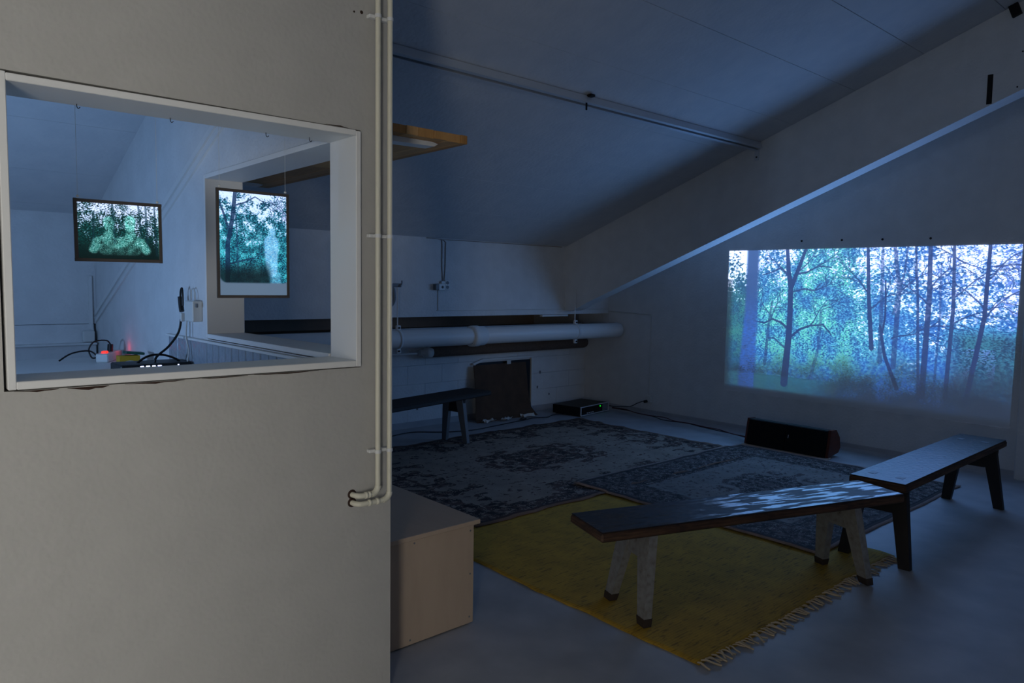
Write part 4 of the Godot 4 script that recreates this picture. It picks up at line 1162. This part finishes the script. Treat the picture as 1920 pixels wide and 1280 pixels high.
		poly(soft, w, h, [Vector2(0.985, 0.10), Vector2(0.985, 0.98)], 5, 5, 0.6, 16.0)
	var im := Image.create(w, h, false, Image.FORMAT_RGB8)
	var dim := pow(1.0 / 2.0, 1.0 / 2.2)
	var white := Color(0.78, 0.84, 1.0)
	for y in h:
		var v := float(y) / h
		for x in w:
			var u := float(x) / w
			var lf := 0.5 + leaf.get_noise_2d(x, y * 1.3) * 0.9
			var bg := big.get_noise_2d(x, y)
			var fn := fine.get_noise_2d(x * 0.7, y * 1.5)
			var c: Color
			var m := mask[y * w + x]
			if kind == 0:
				# how much sky shows, by region
				var S := -0.22 - v * 0.7
				S = lerpf(0.30 - v * 1.9, S, smoothstep(0.24, 0.33, u))
				S = lerpf(S, 0.14 - v * 0.95, smoothstep(0.45, 0.54, u))
				S = lerpf(S, 0.40 - v * 0.85, smoothstep(0.64, 0.80, u))
				S -= 1.1 * smoothstep(0.44, 0.54, v + bg * 0.10 + fn * 0.05) * smoothstep(0.76, 0.88, u)
				if u < 0.10:
					S = (0.20 - v) * 3.0
				var sky := S + (lf - 0.5) * 0.85 + fn * 0.40 + bg * 0.55
				var tone := clampf(lf * 0.9 + 0.08 + fn * 1.3 + bg * 0.5, 0, 1)
				var green := Color(0.06, 0.28, 0.50).lerp(Color(0.34, 0.76, 0.92), tone)
				green = green.lerp(Color(0.40, 0.88, 0.76), clampf((fn * 1.6 + bg * 1.2) * 1.3, 0, 0.8) * smoothstep(0.75, 0.45, u))
				green = green.lerp(Color(0.10, 0.34, 0.78).lerp(Color(0.30, 0.55, 0.92), tone), smoothstep(0.48, 0.64, u) * 0.38 + 0.26 * clampf(-bg * 2.0, 0, 1))
				if v > 0.44:
					green = green.lerp(Color(0.03, 0.15, 0.24).lerp(Color(0.14, 0.40, 0.48), tone), 0.75 * smoothstep(0.78, 0.88, u) * smoothstep(0.44, 0.54, v))
					if bg * 0.8 + fn > 0.22 and v < 0.86 and v > 0.58 and u < 0.95:
						green = green.lerp(Color(0.46, 0.60, 0.98), 0.7 * smoothstep(0.78, 0.84, u))
				if u < 0.10:
					green = green.lerp(Color(0.03, 0.20, 0.26), 0.55)
				c = green * dim
				c = c.lerp(white, clampf(sky * 3.5 + 0.05, 0, 1))
				# leaves against the sky, in clumps
				var speck := fine.get_noise_2d(x * 0.8 + 400.0, y * 1.5) * 0.9 + 0.9 * leaf.get_noise_2d(x * 0.6 + 300.0, y * 0.8)
				if u > 0.13:
					c = c.lerp(Color(0.22, 0.38, 0.80) * dim, 0.8 * smoothstep(0.12, 0.30, speck + 0.06 * smoothstep(0.55, 0.9, u) + 0.25 * smoothstep(0.92, 1.0, u)) * clampf(sky * 4.0, 0, 1))
				c = c.lerp(Color(0.06, 0.14, 0.36) * dim, m * 0.95)
				# broad blurred trunk on the left
				var tl := 0.083 - 0.02 * smoothstep(0.3, 1.0, v)
				var tr := 0.128 + 0.004 * v
				var tk := smoothstep(tl - 0.01, tl + 0.006, u) * smoothstep(tr + 0.012, tr - 0.004, u)
				c = c.lerp(Color(0.15, 0.27, 0.50).lerp(Color(0.15, 0.38, 0.80), smoothstep(0.22, 0.6, v) * clampf(0.45 + fine.get_noise_2d(x * 0.25, y * 2.2) * 1.6, 0, 1)) * dim, tk * 0.97)
				# grass strip and the dark foot of the picture
				if v > 0.855 and u > 0.13 and u < 0.45:
					c = c.lerp(Color(0.10, 0.36, 0.42) * dim, 0.75 * smoothstep(0.45, 0.36, u) * (1.0 - m))
				var foot := smoothstep(0.68, 0.98, v + 0.06 * smoothstep(0.3, 0.9, u) + fn * 0.16 + bg * 0.12)
				foot *= 1.0 - 0.55 * smoothstep(0.84, 0.87, v) * smoothstep(0.5, 0.3, u) * smoothstep(0.975, 0.95, v)
				c = c.lerp(Color(0.035, 0.075, 0.15) * dim, foot * 0.95)
				var rim := smoothstep(0.0, 0.035, u) * 0.6 + 0.4
				if v > 0.2:
					c = c * Color(rim, rim, rim)
				c = c.lerp(Color(0, 0, 0), smoothstep(0.94, 1.0, v))
			elif kind == 1:
				var sky1 := 0.62 - v * 1.9 + (lf - 0.5) * 1.3 + bg * 0.8 + 0.25 * smoothstep(0.5, 0.8, u)
				c = Color(0.01, 0.07, 0.07).lerp(Color(0.05, 0.30, 0.30), clampf(lf * 1.2 - 0.15 + fn * 0.5, 0, 1) * smoothstep(1.0, 0.45, v))
				c = c.lerp(white, clampf(sky1 * 1.3, 0, 1))
				c = c.lerp(Color(0.03, 0.14, 0.18), m * 0.75)
				var s1 := soft[y * w + x]
				c = c.lerp(Color(0.16, 0.55, 0.52).lerp(Color(0.62, 0.90, 0.88), clampf(lf * 1.3 - 0.2 + fn * 0.7, 0, 1)), s1 * clampf(0.75 + fn * 1.1 + bg, 0.1, 1) * smoothstep(1.0, 0.82, v))
			else:
				var sky2 := 0.62 - v * 2.0 + (lf - 0.5) * 1.0 + bg * 0.9
				c = Color(0.02, 0.14, 0.22).lerp(Color(0.14, 0.50, 0.58), clampf(lf * 1.4 - 0.25 + fn * 0.6, 0, 1))
				if fn + bg + 0.22 * smoothstep(0.16, 0.06, u) > 0.26:
					c = c.lerp(Color(0.27, 0.74, 0.80), 0.75)
				c = c.lerp(Color(0.74, 0.82, 1.0), clampf(sky2 * 2.0, 0, 1))
				c = c.lerp(Color(0.06, 0.14, 0.26), m * 0.85)
				var s2 := soft[y * w + x]
				c = c.lerp(Color(0.30, 0.60, 0.85).lerp(Color(0.72, 0.90, 1.0), clampf(0.5 + fine.get_noise_2d(x * 0.3, y * 2.4) * 2.0, 0, 1)), s2 * 0.85)
				c = c.lerp(Color(0.02, 0.07, 0.09), smoothstep(0.62, 0.80, v) * smoothstep(0.78, 0.68, u) * 0.85)
				# the picture ends in a rounded edge; below and beside it the film is plain grey
				var dx := maxf(absf(u - 0.52) - 0.40, 0.0) * w
				var dy := maxf(v - 0.80, 0.0) * h
				var inside := smoothstep(46.0, 34.0, sqrt(dx * dx + dy * dy)) if v > 0.6 else 1.0
				c = Color(0.30, 0.37, 0.45).lerp(c, inside)
			im.set_pixel(x, y, Color(clampf(c.r, 0, 1), clampf(c.g, 0, 1), clampf(c.b, 0, 1)))
	return ImageTexture.create_from_image(im)
